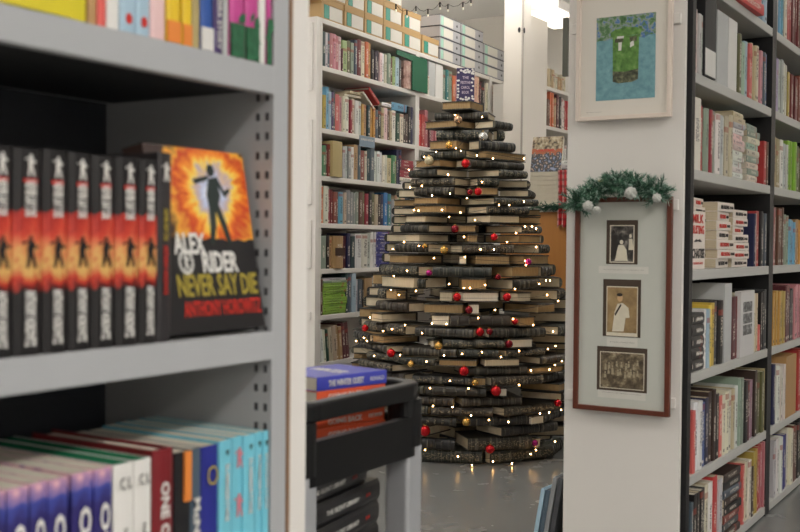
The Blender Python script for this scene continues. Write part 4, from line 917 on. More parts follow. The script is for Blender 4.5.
# each row: centre y in the photograph, then (x0, x1, kind): S spine out, P page edges out, G page edges, old, B thin board
ROWS = [
 (459, [(369, 393, 'S'), (419, 484, 'S'), (495, 555, 'S'), (558, 580, 'S')]),
 (444, [(385, 413, 'S'), (416, 456, 'S'), (472, 536, 'S'), (538, 543.5, 'P'), (545, 575, 'S')]),
 (432.5, [(392, 427, 'S'), (431, 495, 'S'), (508, 562, 'S')]),
 (422, [(380, 413, 'S'), (416, 457, 'S'), (474, 532, 'S'), (534, 548, 'P'), (550, 580, 'S')]),
 (412, [(398, 428, 'S'), (432, 495, 'S'), (507, 565, 'S')]),
 (402, [(376, 414, 'S'), (418, 454, 'S'), (464, 525, 'S'), (528, 565, 'S')]),
 (391.5, [(392, 423, 'S'), (426, 488, 'S'), (501, 509, 'P'), (511, 560, 'S')]),
 (381, [(364, 402, 'S'), (412, 472, 'S'), (474, 488, 'G'), (493, 546, 'S'), (550, 578, 'S')]),
 (371.5, [(357, 392, 'S'), (395, 456, 'S'), (470, 531, 'S'), (536, 566, 'G')]),
 (362.5, [(364, 398, 'S'), (400, 436, 'S'), (439, 478, 'P'), (487, 522, 'P'), (523, 543, 'P'), (545, 574, 'S')]),
 (353.5, [(355, 383, 'S'), (384, 390, 'P'), (403, 457, 'S'), (460, 500, 'S'), (510, 550, 'S')]),
 (344, [(369, 381, 'P'), (382, 429, 'S'), (429.5, 434.5, 'P'), (444, 506, 'S'), (514, 535, 'P'), (536.5, 572, 'S')]),
 (333, [(361, 400, 'S'), (414, 474, 'S'), (475, 490, 'S'), (492, 547, 'S'), (549, 560, 'P'), (561, 580, 'S')]),
 (321, [(371, 382.5, 'P'), (383, 429, 'S'), (430, 449, 'P'), (451, 512, 'S'), (520, 537, 'G'), (538.5, 572, 'S')]),
 (308.5, [(373, 406, 'S'), (406.5, 421, 'P'), (423, 463, 'G'), (469, 480.5, 'P'), (481, 537.5, 'S'), (540, 558, 'P')]),
 (296.5, [(377, 384, 'S'), (385, 396, 'P'), (396.5, 438, 'S'), (439, 453, 'P'), (463.5, 500, 'P'), (518, 532, 'P'), (533, 560, 'S')]),
 (284, [(378, 413, 'P'), (416, 424, 'S'), (425, 460, 'G'), (461.5, 487.5, 'P'), (488.5, 517, 'G'), (518, 544, 'S')]),
 (271, [(378, 417, 'S'), (417.5, 426, 'P'), (432, 492, 'S'), (493, 513, 'S'), (514.5, 543, 'G'), (544, 552, 'S')]),
 (259, [(387, 407, 'P'), (407.5, 458, 'S'), (458.5, 467, 'P'), (476.5, 511, 'P'), (511.5, 525, 'S'), (526, 549, 'P')]),
 (248, [(393, 424, 'S'), (425, 461, 'G'), (462, 515, 'S'), (516, 541, 'S')]),
 (237.5, [(401, 416, 'P'), (418, 466, 'S'), (467, 478, 'G'), (480, 521, 'S'), (522, 545, 'G')]),
 (228, [(396, 424, 'S'), (424.5, 450, 'P'), (452, 476, 'G'), (477, 519, 'S'), (523, 543, 'S')]),
 (218, [(403, 422, 'P'), (425, 487, 'S'), (489, 521, 'P'), (522, 540, 'P')]),
 (209, [(410, 444, 'G'), (445, 489, 'G'), (490, 531, 'S')]),
 (200, [(412, 436, 'P'), (437, 495, 'S'), (496, 537, 'S')]),
 (190.5, [(411, 450, 'S'), (450.5, 480, 'G'), (482, 499, 'G'), (500, 530, 'S')]),
 (181, [(409, 452, 'S'), (453, 476, 'P'), (478, 500, 'S'), (501, 529, 'P')]),
 (171.5, [(407, 436, 'S'), (438, 498, 'S'), (499, 527, 'S')]),
 (162.5, [(414, 440, 'P'), (441, 470, 'G'), (471, 527.5, 'S')]),
 (153.5, [(418, 464, 'S'), (464.5, 480, 'P'), (490, 526, 'P')]),
 (144.5, [(427, 455, 'G'), (457, 482, 'P'), (482.5, 518, 'S')]),
 (132.5, [(434, 487, 'S'), (488, 500, 'P'), (501, 508, 'S')]),
 (121.8, [(424, 455, 'G'), (455.5, 493, 'P'), (493.5, 512, 'S')]),
 (113.8, [(432, 486, 'S'), (487, 502, 'P')]),
 (104.5, [(439.5, 469.5, 'P'), (470, 490, 'S')]),
]
def row_z(y, r): return at_fwd(466, y, 5.1 - r * .97).z
zc = [row_z(y, interp(RT, y)) for y, _ in ROWS]
zb_ = [0.0] + [(a + b) / 2 for a, b in zip(zc, zc[1:])]; zb_.append(zc[-1] + (zc[-1] - zb_[-1]))
zb_ = [z + .0 for z in zb_]
def rect(cx, cy, ang, L, D):
    """plan corners: front edge centred at (cx,cy) along ang, body reaching inward (left of direction)"""
    u = Vector((math.cos(ang), math.sin(ang))); v = Vector((-u.y, u.x)); c = Vector((cx, cy))
    return [c - u * L / 2 - v * .0035, c + u * L / 2 - v * .0035, c + u * L / 2 + v * D, c - u * L / 2 + v * D]
def sat(a, b, eps=.0):
    for P in (a, b):
        for i in range(4):
            e = P[(i + 1) % 4] - P[i]; n = Vector((-e.y, e.x)).normalized()
            pa = [p.dot(n) for p in a]; pb = [p.dot(n) for p in b]
            if max(pa) <= min(pb) + eps or max(pb) <= min(pa) + eps: return False
    return True
LEATH = [((24, 24, 22), 'dark'), ((32, 31, 27), 'olive black'), ((26, 32, 29), 'dark green'), ((36, 30, 26), 'brown black'), ((23, 26, 30), 'blue black'), ((42, 39, 34), 'grey brown'), ((24, 30, 27), 'dark green')]
def volume(cx, cy, z, ang, L, D, T, kind, colour):
    """library volume lying flat. local: x along front, y inward, z up. S: rounded spine with raised bands at front; else pages at front"""
    M = Matrix.Translation((cx, cy, z)) @ Matrix.Rotation(ang, 4, 'Z'); b = .0045; mb = MB()
    if L < .12 and kind == 'S': ribs = 2
    else: ribs = 5
    h = L / 2
    if kind == 'S':
        st = [(-h, 0)]
        for k in range(ribs):
            x = -h + L * (k + .7) / (ribs + .4); st += [(x - .006, 0), (x - .0035, .0042), (x + .0035, .0042), (x + .006, 0)]
        st.append((h, 0)); st.sort(); m = 7; vs = []
        for x, r in st:
            for j in range(m):
                a = math.pi * (j / (m - 1) - .5); vs.append((x, .014 - (.014 + r) * math.cos(a), T / 2 + (T / 2 - .001 + (r * .3 if 0 < j < m - 1 else 0)) * math.sin(a)))
        fs = []
        for i in range(len(st) - 1):
            for j in range(m - 1): fs.append((i * m + j, i * m + j + 1, (i + 1) * m + j + 1, (i + 1) * m + j)[::-1])
        fs.append(tuple(range(m))); fs.append(tuple(range((len(st) - 1) * m, len(st) * m))[::-1])
        mb.add(vs, fs); mb.box((-h, .014, .001), (h, D, .001 + b)); mb.box((-h, .014, T - .001 - b), (h, D, T - .001))
        pg = MB().box((-h + .004, .0142, .001 + b), (h - .004, D - .006, T - .001 - b))
    else:
        mb.box((-h, 0, .001), (h, D - .01, .001 + b)); mb.box((-h, 0, T - .001 - b), (h, D - .01, T - .001)); mb.box((-h, D - .01, .001), (h, D, T - .001))
        pg = MB().box((-h + .003, .005, .001 + b), (h - .003, D - .0102, T - .001 - b))
    o = mb.obj('bound_volume', M_LEATHER, M=M); j = R.uniform(.8, 1.3); l = lin(colour); o.color = tuple(v * j for v in l[:3]) + (1,)
    pg.obj('page_block', {'P': R.choice([M_PAGE, M_PAGE, M_PAGE_WHITE, M_PAGE_OLD, M_PAGE_OLD]), 'G': M_PAGE_OLD, 'S': M_PAGE}[kind], o)
    return o
for ri, (yc, its) in enumerate(ROWS):
    Rr = interp(RT, yc); z0, z1 = zb_[ri], zb_[ri + 1]; T = z1 - z0 - .0008; C = Vector((TCX, TCY)); placed = []
    vdir = Vector((-TCX, -TCY)).normalized()
    def circ(px):
        v = ray(px, 250); d = Vector((v.x, v.y)).normalized(); t = C.dot(d); q = (C - d * t).length
        if q >= Rr * .995:
            p = d * t; return C + (p - C).normalized() * Rr
        return d * (t - math.sqrt(Rr * Rr - q * q))
    row_ = []
    for a, b, k in its:
        pa, pb = circ(a), circ(b); L = (pb - pa).length
        if L < .02: continue
        ang = math.atan2((pb - pa).y, (pb - pa).x)
        # flatten: real volumes sit a little more squarely to the front than the ring
        n_ = Vector((-math.sin(ang), math.cos(ang))); row_.append([(pa + pb) / 2 + n_ * R.uniform(-.004, .022), ang + rad(R.uniform(-4, 4)), L - .003, k])
    # procedural completion towards both sides and behind
    def aof(p): 
        d = p - C; return math.atan2(vdir.x * d.y - vdir.y * d.x, vdir.dot(d))   # + = anticlockwise seen from above
    angs = [(aof(p), L) for p, _, L, _ in row_]
    lo = min(a - L / 2 / Rr for a, L in angs); hi = max(a + L / 2 / Rr for a, L in angs)
    LIM = rad(128)
    def addp(th, L, k, rr):
        d = Vector((vdir.x * math.cos(th) - vdir.y * math.sin(th), vdir.x * math.sin(th) + vdir.y * math.cos(th))); p = C + d * rr
        row_.append([p, math.atan2(d.y, d.x) + math.pi / 2, L, k])
    a = hi + .02
    while a < LIM and Rr > .2:
        L = R.uniform(.2, .27); w = 2 * math.asin(min(.9, L / 2 / Rr)); 
        if a + w > LIM + .3: break
        addp(a + w / 2, L, 'S' if R.random() < .7 else 'G', Rr * math.cos(w / 2)); a += w + R.uniform(.03, .12)
    a = lo - .02
    while a > -LIM and Rr > .2:
        L = R.uniform(.2, .27); w = 2 * math.asin(min(.9, L / 2 / Rr))
        if a - w < -LIM - .3: break
        addp(a - w / 2, L, 'S' if R.random() < .7 else 'G', Rr * math.cos(w / 2)); a -= w + R.uniform(.03, .12)
    nmain = len(row_)
    # recessed volumes in the gaps
    sp = sorted((aof(p) - L / 2 / Rr, aof(p) + L / 2 / Rr) for p, _, L, _ in row_)
    for (a0, a1), (b0, b1) in zip(sp, sp[1:]):
        g = b0 - a1
        if g > .09 and Rr > .25: addp((a1 + b0) / 2, .2, 'S', Rr - .07)
    core = []
    if Rr > .33:
        ca = ri * 1.1; 
        for s in (-1, 1):
            u = Vector((math.cos(ca), math.sin(ca))); v = Vector((-u.y, u.x)); c = C + v * (s * .0045) 
            core.append([c, ca + (0 if s > 0 else math.pi), .26, 'S', .14 if Rr > .4 else .1])
    order = list(range(len(row_)))
    rects = [rect(c[0].x, c[0].y, c[1], c[2], c[4]) for c in core]
    out = []
    for i in order:
        p, ang, L, k = row_[i]; D = {'S': .20, 'P': .20, 'G': .19}[k] if i < nmain else .16
        if Rr < .3: D = min(D, Rr * .95)
        if L < .08: D = min(D, .15)
        ok = False
        while D > .02:
            rc = rect(p.x, p.y, ang, L, D)
            if not any(sat(rc, q_) for q_ in rects): ok = True; break
            D -= .01
        if not ok:
            continue
        rects.append(rc); out.append((p, ang, L, D, k, i >= nmain))
    for c in core: out.append((c[0], c[1], c[2], c[4], 'S', 'core'))
    out.sort(key=lambda q_: (q_[5] == 'core', to_px((q_[0].x, q_[0].y, z0))[0]))
    n = 0
    for p, ang, L, D, k, rec in out:
        cc, cn = R.choice(LEATH)
        th = T * (R.uniform(.84, 1) if rec != 'core' else .97)
        o = volume(p.x, p.y, z0 + .0002, ang, L, max(D, .03), th, k, cc)
        if rec == 'core': tag(o, 'dark bound volume deep inside the book tree, behind the outer ring', 'book', 'hidden inner volumes of the book tree'); continue
        look = {'S': 'spine outward', 'P': 'pale page edges outward', 'G': 'brown page edges outward'}[k]
        if rec: look = 'set back in a gap'
        tag(o, f'{cn} bound volume {look}, {ORD[ri]} layer from floor, {ORD[n]} from its left', 'book', 'bound volumes of the book tree'); n += 1
ZTOP = zb_[-1]
# patterned book standing on the very top of the tree
q_ = at_fwd(456.5, 99, 5.02); W5 = .083; H5 = .158
o = MB().box((0, 0, 0), (W5, .022, H5)).obj('patterned_book', flat('navy_cover', (58, 48, 92), .5), M=Matrix.Translation((q_.x, q_.y, ZTOP + .0006)) @ Matrix.Rotation(YA - rad(90) - rad(2), 4, 'Z') )
MB().box((.001, .0015, -.0002), (W5 + .0004, .0205, H5 + .0003)).obj('page_block', M_PAGE_WHITE, o)
mb = MB()
for k in range(40):
    sd = R.choice((0, 1, 2, 3)); u, v = R.uniform(.04, .96), R.uniform(.04, .96)
    if sd == 0: u = R.uniform(.04, .16)
    elif sd == 1: u = R.uniform(.84, .96)
    elif sd == 2: v = R.uniform(.03, .14)
    else: v = R.uniform(.86, .97)
    mb.prism([(W5 * u + .006 * math.cos(c_ * 1.05 + k), H5 * v + .005 * math.sin(c_ * 1.05 + k)) for c_ in range(6)], 0, .0005 + k * .00001, 0, Matrix.Rotation(rad(90), 4, 'X'))
mb.obj('white_pattern', T_WHITE, o)
for k in range(4): text(['THE', 'FESTIVE', 'CAROL', 'BOOK'][k], W5 * [.35, .55, .5, .4][k], H5 * .085, flat('lilac_ink', (206, 190, 206), .5), o, Matrix.Translation((W5 / 2, -.0006, H5 * (.72 - k * .145))) @ Matrix.Rotation(rad(90), 4, 'X'), .01)
tag(o, 'navy book facing out with white leafy border standing on top of the book tree', 'book')

# baubles ------------------------------------------------------------------
def glossy(name, c, rough=.12, metal=.6): return flat(name, c, rough, metal, .05)
BM = {'red': glossy('bauble_red', (186, 16, 28)), 'dark red': glossy('bauble_dark_red', (120, 12, 30)), 'gold': glossy('bauble_gold', (206, 164, 88), .2, .8), 'silver': glossy('bauble_silver', (206, 206, 204), .12, .9), 'champagne': glossy('bauble_champagne', (210, 200, 166), .35, .5), 'magenta': glossy('bauble_magenta', (160, 30, 110), .15, .6), 'copper': glossy('bauble_copper', (206, 170, 140), .12, .9)}
BAUB = [(449, 145, 3.8, 'gold'), (429, 160.5, 4.6, 'champagne'), (458, 119.5, 4.2, 'copper'), (483, 136.5, 4.8, 'silver'), (465.5, 163.5, 4.4, 'red'), (478, 191.5, 4, 'red'), (470, 192, 3, 'dark red'), (455, 229, 4.2, 'dark red'), (494, 237, 3.8, 'red'), (528, 262, 3.6, 'magenta'),
        (444, 250, 4.2, 'gold'), (429, 273, 3.2, 'magenta'), (457, 297, 4.2, 'red'), (507, 297, 4.2, 'red'), (469, 310, 4, 'dark red'), (515, 321.5, 3.2, 'red'), (480, 332, 4.2, 'red'), (489.5, 331.5, 3.4, 'dark red'), (509, 344, 4, 'dark red'), (365, 328, 3.4, 'red'), (391, 353, 4.4, 'red'),
        (438.5, 346, 4, 'gold'), (464, 371, 5, 'red'), (496, 391, 5.2, 'red'), (558, 403, 3.6, 'red'), (425, 431, 5.4, 'red'), (466, 422, 4, 'gold'), (490, 449, 4.6, 'red'), (535, 443, 3.2, 'magenta'), (411, 364, 3.4, 'gold'), (475, 382.5, 3.4, 'gold'), (498, 277, 3, 'dark red'), (425, 246, 2.6, 'gold')]
def on_tree(px, py, off, Radd=0):
    r = interp(RT, py) + off; v = ray(px, py); d = Vector((v.x, v.y)); dl = d.length; d.normalize(); C = Vector((TCX, TCY)); t = C.dot(d); q = (C - d * t).length
    s = t if q >= r else t - math.sqrt(r * r - q * q)
    return EYE + v * (s / dl)
for i, (px, py, r, c) in enumerate(BAUB):
    p0_ = on_tree(px, py, .0); rr = r * (p0_ - EYE).length / FPX; p = on_tree(px, py, rr * .9 + .004)
    e = MB().ball((0, 0, 0), rr, 16, 11).obj('bauble', BM[c], M=Matrix.Translation(p), smooth=True)
    MB().tube([(0, 0, rr * .93), (0, 0, rr * 1.18)], rr * .22, 8).obj('cap', BM['gold'], e)
    side = 'left' if px < 445 else 'right' if px > 490 else 'central'
    li = min(range(len(ROWS)), key=lambda k: abs(ROWS[k][0] - py))
    tag(e, f'{c} bauble resting against the {ORD[li]} layer of the book tree, {side} part'.replace('left part', 'left side').replace('right part', 'right side').replace('central part', 'facing front') + (' beside another' if (px, py) == (489.5, 331.5) else ''), 'bauble', 'baubles on the book tree')
# fairy lights --------------------------------------------------------------
LT = [(436,152),(456,148),(461,151),(477,155.5),(424,157),(482,117),(455,115),(493,158.5),(524,158.5),(499,205),(509,205),(524,201.6),(409,170),(448,174.5),(422,186),(410,187.5),(432,195.5),(450,193.7),(467,198),(482,182),(442,210),(460.5,212.5),(449,217),(475,220),(414,210),(464,236.8),(418.5,210.5),
 (532,226.5),(525,226.5),(536,228.5),(516,233),(507,242),(494,249.5),(480.5,249.5),(465,257),(536,247),(525,261),(526,265),(419,246),(434,258),(407,271),(394,276),(464,288),(416,291),(399,295),(449,284),(391,290),(393,249),(404,242),(444,247),(470,288),(485,285),(515,289),(539,284),(546,280.5),(550,280.5),
 (547,295),(558,301),(495,310),(513,319),(478,318),(533,325),(553,331.5),(370,317.5),(405,325),(392,329),(383,331),(446.5,324),(432,323.5),(422,333),(364,338),(367,341),(356,341),(374,356),(400,355),(426.5,361.5),(411,366),(444,355.5),(462,354),(482,352),(501,357),(519,351),(548,349),(555.5,346),(562,361),(555,365),
 (549.5,369.5),(531,370.5),(519,385),(468.5,388.5),(450,381),(430,388),(433,406),(452.5,407),(471,415.5),(489,420),(508.5,422),(540,413.5),(549,412.5),(561,410),(425,450),(458,456.5),(472,467.5),(493,461.5),(555,441.5),(536,450),(530.5,454),(512,463.5)]
fl = empty('fairy_lights', Matrix.Translation((TCX, TCY, 0))); M_BULB = emit('warm_bulb', (255, 196, 120), 26); M_WIRE = flat('green_wire', (20, 26, 22), .5); Fi = fl.matrix_world.inverted()
LT.sort(key=lambda a: (round(a[1] / 13), a[0] if round(a[1] / 13) % 2 else -a[0]))
pts = [on_tree(px, py, .022) for px, py in LT]
for p in pts: p.z = max(p.z, .008)
path = []
for i, p in enumerate(pts):
    path.append(Fi @ p)
    if i + 1 < len(pts):
        for k in (1, 2, 3, 4, 5):
            a = p.lerp(pts[i + 1], k / 6); d = Vector((a.x - TCX, a.y - TCY)); py = to_px(a)[1]; rr = interp(RT, py) + .02; d = d.normalized() * rr; a.x, a.y = TCX + d.x, TCY + d.y; a.z = max(a.z - .008, .004); path.append(Fi @ a)
MB().tube(path, .0009, 4).obj('wire', M_WIRE, fl)
bm_ = MB().ball((0, 0, 0), .0032, 8, 6).mesh('bulb', M_BULB, True)
for i, p in enumerate(pts[:100]):
    o = bpy.data.objects.new('bulb', bm_); COL.objects.link(o); o.parent = fl; o.location = Fi @ p
mb = MB()
for p in pts[100:]: mb.ball(Fi @ p, .0032, 8, 6)
o = mb.obj('bulb_cluster', M_BULB, fl, True); o['kind'] = 'stuff'
tag(fl, 'string of warm fairy lights wound around the whole book tree', 'lights')
def light_string(name, P, label, r=.005, drop=.0, wire=True, k=20, bmat=None):
    e = empty(name, Matrix.Translation(P[0])); I = e.matrix_world.inverted()
    path = []
    for a, b in zip(P, P[1:]):
        for t_ in (0, .33, .66): q_ = a.lerp(b, t_); q_.z -= .02 * math.sin(t_ * math.pi); path.append(I @ q_)
    path.append(I @ P[-1]); MB().tube(path, .0014, 4).obj('wire', M_WIRE, e)
    for p in P:
        q_ = I @ p; b_ = MB().ball((q_.x, q_.y, q_.z - .012 - drop), r, 7, 5, sc=(1, 1, 1.5)); b_.obj('bulb', bmat or M_BULB, e, True)
        if drop: MB().tube([q_, (q_.x, q_.y, q_.z - drop - .006)], .0045, 5).obj('bulb_holder', M_BLACKM, e)
    tag(e, label, 'lights'); return e
P = [FB.hit(x, y, -.02) for x, y in ((306, 21), (313, 21.5), (323, 14), (333, 16.5), (341, 19.5), (350, 12), (358, 12.5), (366, 13), (380, 15))]
light_string('box_string_lights', P, 'warm light string draped across the kraft archive boxes', .005)
P = [at_fwd(x, y, 6.0) for x, y in ((482, -8), (471, -2), (463, 2), (448, 4), (440, 2), (428, 9), (416, 6), (407, 10), (396, 4))]
light_string('hanging_string_lights', P, 'light string with drooping dark bulb holders hanging below the ceiling', .0055, .024, bmat=emit('dim_bulb', (230, 220, 200), .6))

# small book stacked on treetop is part of layers; column ----------------------------------
pc = at_fwd(521.3, 250, 6.75)
struct(MB().box((0, 0, 0), (.36, .137, ZC)).obj('wall_column', M_CREAMW, M=Matrix.Translation((pc.x, pc.y, 0))))
o = MB().box((-.006, -.0, 0), (-.0005, .012, ZC)).obj('trim_2', flat('seam_grey', (172, 166, 158), .6), M=Matrix.Translation((pc.x, pc.y + .0, 0))); struct(o)
for dx, dy, rx in ((-.004, .0, 0),):
    q_ = at_x(519.5, 30, pc.x); e = MB().prism([(.009 * math.cos(k * .785), .018 * math.sin(k * .785)) for k in range(8)], 0, .004, 0, Matrix(((0, 0, -1, 0), (-1, 0, 0, 0), (0, 1, 0, 0), (0, 0, 0, 1)))).obj('wall_hook', M_BLACKM, M=Matrix.Translation((pc.x - .0015, q_.y, q_.z))); tag(e, 'small dark hook plate on the left face of the column', 'hook')
    q_ = at_y(523.8, 30.5, pc.y); e = MB().prism([(.011 * math.cos(k * .785), .018 * math.sin(k * .785)) for k in range(8)], 0, .004, 0, Matrix.Rotation(rad(90), 4, 'X')).obj('wall_hook', M_BLACKM, M=Matrix.Translation((q_.x, pc.y - .001, q_.z))); tag(e, 'small dark hook plate on the front face of the column', 'hook')

# far bookcase right of the column -----------------------------------------------
fc = at_fwd(549, 250, 7.6); FF = Frame(fc.x, fc.y, 0)
zf = [FF.hit(560, y).z for y in (128.5, 172, 90)]
bookcase(FF, (-.3, .66), [.1, .5, zf[1], zf[0], zf[2]], .3, M_WHITE2, M_WHITE2, 'white bookcase seen through the gap right of the column', ztop=zf[2] + .0)
row(FF, zf[0], 547, 115, '550 19 brown;553.5 24 orange;556.5 21 tan;559 24 maroon;561.5 23 black;565 22 ivory;568 22 red', 'upper shelf right of column', 'books right of the column')
row(FF, zf[1], 547, 160, '552 22 white;557 20 light grey;560 22 dark teal;563 20 sage;566.5 20 white', 'lower shelf right of column', 'books right of the column')
row(FF, zf[2] + .0005, 549, 80, '554 13 sand;558 11 cream;562 9 tan;566 12 beige', 'top of bookcase right of column', 'books right of the column')
# dark hanging banner beyond
hb = at_fwd(566.5, 20, 6.9); ht = at_fwd(567, 8, 6.9).z; hl = at_fwd(567, 76, 6.9).z
o = MB().box((0, 0, hl), (.03, .035, ht)).obj('hanging_rail', flat('olive_black', (62, 64, 54), .5), M=Matrix.Translation((hb.x, hb.y - .01, 0))); tag(o, 'dark vertical hanging rail in the gap left of the pillar', 'rail')
# suspended fluorescent fitting
q_ = at_fwd(560, 16, 7.0)
e = empty('strip_light', Matrix.Translation((q_.x - .25, q_.y - .1, q_.z)))
MB().box((0, 0, .0), (.5, .26, .05)).obj('housing', M_WHITE2, e); MB().box((.01, .01, -.03), (.49, .25, -.0005)).obj('tube', emit('strip', (255, 248, 236), 1.0), e); MB().tube([(.25, .13, .05), (.25, .13, ZC - q_.z)], .006, 6).obj('rod', M_WHITE2, e)
tag(e, 'suspended strip light glowing in the gap left of the pillar', 'light')

# counter behind the tree ---------------------------------------------------------
XC = 5.42
za = at_x(552, 207.5, XC).z
y0, y1 = at_x(572, 250, XC).y - .35, at_x(500, 250, XC).y
ct = empty('till_counter', Matrix.Translation((XC, y0, 0)))
t = NT('orange_wood'); co = t.coord('Object'); t.base(t.ramp(t.noise(6, t.vecmul(co, (1, 1, .12)), 4), [(.3, (176, 116, 54)), (.7, (206, 148, 80))])); t.set(.4); M_OW = t.m
MB().box((0, 0, .70), (.5, y1 - y0, za - .025)).obj('front_panel', M_OW, ct)
MB().box((-.02, -.01, za - .0245), (.52, y1 - y0 + .01, za)).obj('counter_top', M_WHITE2, ct, bevel=.003)
MB().box((.04, .01, 0), (.48, y1 - y0 - .01, .6995)).obj('base', flat('counter_base', (120, 116, 110), .5), ct)
tag(ct, 'orange wood till counter behind the book tree', 'counter')
FC = Frame(XC, y0, rad(90))  # not used for books; counter front faces the viewer
pa, pb = at_x(530, 190, XC + .03), at_x(557.3, 190, XC + .03); L = pa.y - pb.y
z = za + .001
for i in range(8):
    T = .0245
    M = Matrix.Translation((XC + .03, pa.y + R.uniform(-.003, .003), z)) @ Matrix.Rotation(rad(-90) + rad(R.uniform(-1, 1)), 4, 'Z') @ Matrix(((0, 0, 1, 0), (0, 1, 0, 0), (-1, 0, 0, T), (0, 0, 0, 1)))
    o = make_book('paperback', M, T - .001, .2, L, 'ivory', False, M_PAGE_WHITE, flat('cream_cover', (214, 206, 186), .6, 0, .1)); z += T
    tag(o, f'cream paperback lying on the till counter, {"lowest" if i == 0 else "topmost" if i == 7 else ORD[7 - i] + " from the top"} of its pile', 'book', 'cream paperbacks piled on the counter')
pa, pb = at_x(530.5, 150, XC + .035), at_x(560, 150, XC + .035); L = pa.y - pb.y; ph_ = at_x(545, 137, XC + .06).z - z
t = NT('crowd_cover'); co = t.coord('Object'); x, y, z_ = t.sep(co); v = t.n('ShaderNodeTexVoronoi'); v.inputs['Scale'].default_value = 60; t.l(co, v.inputs['Vector'])
hv = t.math('ADD', t.math('DIVIDE', z_, ph_), t.math('MULTIPLY', t.math('SUBTRACT', t.noise(40, co, 3), .5), .3))
low = t.ramp(v.outputs['Distance'], [(.1, (196, 176, 160)), (.4, (96, 84, 86)), (.6, (40, 52, 52)), (.9, (150, 160, 190))]); upc = t.ramp(t.noise(45, co, 3), [(.35, (70, 62, 50)), (.5, (168, 150, 120)), (.65, (206, 196, 170))])
c = t.mix(t.math('GREATER_THAN', hv, .52), low, lin((176, 96, 60))); c = t.mix(t.math('GREATER_THAN', hv, .66), c, upc); t.base(c); t.set(.4)
o = MB().box((0, 0, 0), (L, .018, ph_ * 1.02)).obj('picture_book', t.m, M=Matrix.Translation((XC + .035, pa.y, z + .004)) @ Matrix.Rotation(rad(-90 + 4), 4, 'Z') @ Matrix.Rotation(rad(-12), 4, 'X'))
MB().box((.002, .0015, -.0003), (L + .0005, .0165, ph_ * 1.0)).obj('page_block', M_PAGE_WHITE, o)
text('CHRISTMAS', L * .6, .014, T_RED, o, Matrix.Translation((L * .45, -.0004, ph_ * .62)) @ Matrix.Rotation(rad(90), 4, 'X'), .01)
tag(o, 'picture book with a crowd scene cover propped on the cream paperback pile', 'book')
# tartan ribbon and fir trim at the counter edge
t = NT('tartan'); co = t.coord('Object'); x, y, z_ = t.sep(co)
sx = t.math('GREATER_THAN', t.math('FRACT', t.math('MULTIPLY', y, 38)), .62); sz = t.math('GREATER_THAN', t.math('FRACT', t.math('MULTIPLY', z_, 28)), .62)
c = t.mix(t.math('MULTIPLY', sx, .55), lin((190, 40, 44)), lin((226, 206, 200))); c = t.mix(t.math('MULTIPLY', sz, .5), c, lin((96, 30, 34))); t.base(c); t.set(.7)
pa, pb = at_x(558, 190, XC - .03), at_x(569.5, 190, XC - .03); zt_, zl = at_x(563, 170, XC - .03).z, at_x(563, 226, XC - .03).z
mb = MB(); n = 10; w = pa.y - pb.y
for i in range(n):
    for j in range(8):
        pass
vs = []; 
for j in range(13):
    for i in range(n + 1):
        u = i / n; vv = j / 12; wd = w * (1 - .35 * max(0, vv - .6)); vs.append((.008 * math.sin(u * 14 + vv * 3), -(u * wd), zt_ + (zl - zt_) * (vv + (.03 * math.cos(u * 9) if j == 12 else 0))))
fs = [(j * (n + 1) + i, j * (n + 1) + i + 1, (j + 1) * (n + 1) + i + 1, (j + 1) * (n + 1) + i) for j in range(12) for i in range(n)]
mb.add(vs, fs); o = mb.obj('hanging_tartan_ribbon', t.m, M=Matrix.Translation((XC - .035, pa.y, 0))); s_ = o.modifiers.new('s', 'SOLIDIFY'); s_.thickness = .0015
tag(o, 'red tartan ribbon hanging over the counter edge by the pillar', 'ribbon')
e = empty('counter_garland', Matrix.Translation((XC - .03, at_x(548, 206, XC - .03).y, za - .01))); gi = e.matrix_world.inverted(); mb = MB()
for i in range(90):
    p = at_x(R.uniform(530, 570), R.uniform(205.5, 209), XC - .04); sprig(mb, gi @ p, Vector((R.uniform(-.3, .1), R.uniform(-1, 1), R.uniform(-.4, .3))), .03, 18, .012, [0, 0, 1])
mb.obj('foliage', M_FIR, e); tag(e, 'thin fir garland edging the till counter', 'garland')
o = MB()
# stack of spines beside the ribbon on the counter
pa, pb = at_x(560.5, 160, XC + .06), at_x(572, 160, XC + .06); L = pa.y - pb.y; z = za + .001
for i in range(12):
    T = .0215
    if pa.y - L < y0 + 0: L = pa.y - y0 - .01
    M = Matrix.Translation((XC + .06, pa.y, z)) @ Matrix.Rotation(rad(-90), 4, 'Z') @ Matrix(((0, 0, 1, 0), (0, 1, 0, 0), (-1, 0, 0, T), (0, 0, 0, 1)))
    o = make_book('paperback', M, T - .001, .13, L, ['dark teal', 'white', 'white'][i % 3], False, M_PAGE_WHITE); z += T
    tag(o, f'white or teal paperback behind the tartan ribbon, {"lowest" if i == 0 else "topmost" if i == 11 else ORD[11 - i] + " from the top"} of its pile', 'book', 'paperbacks piled behind the ribbon')

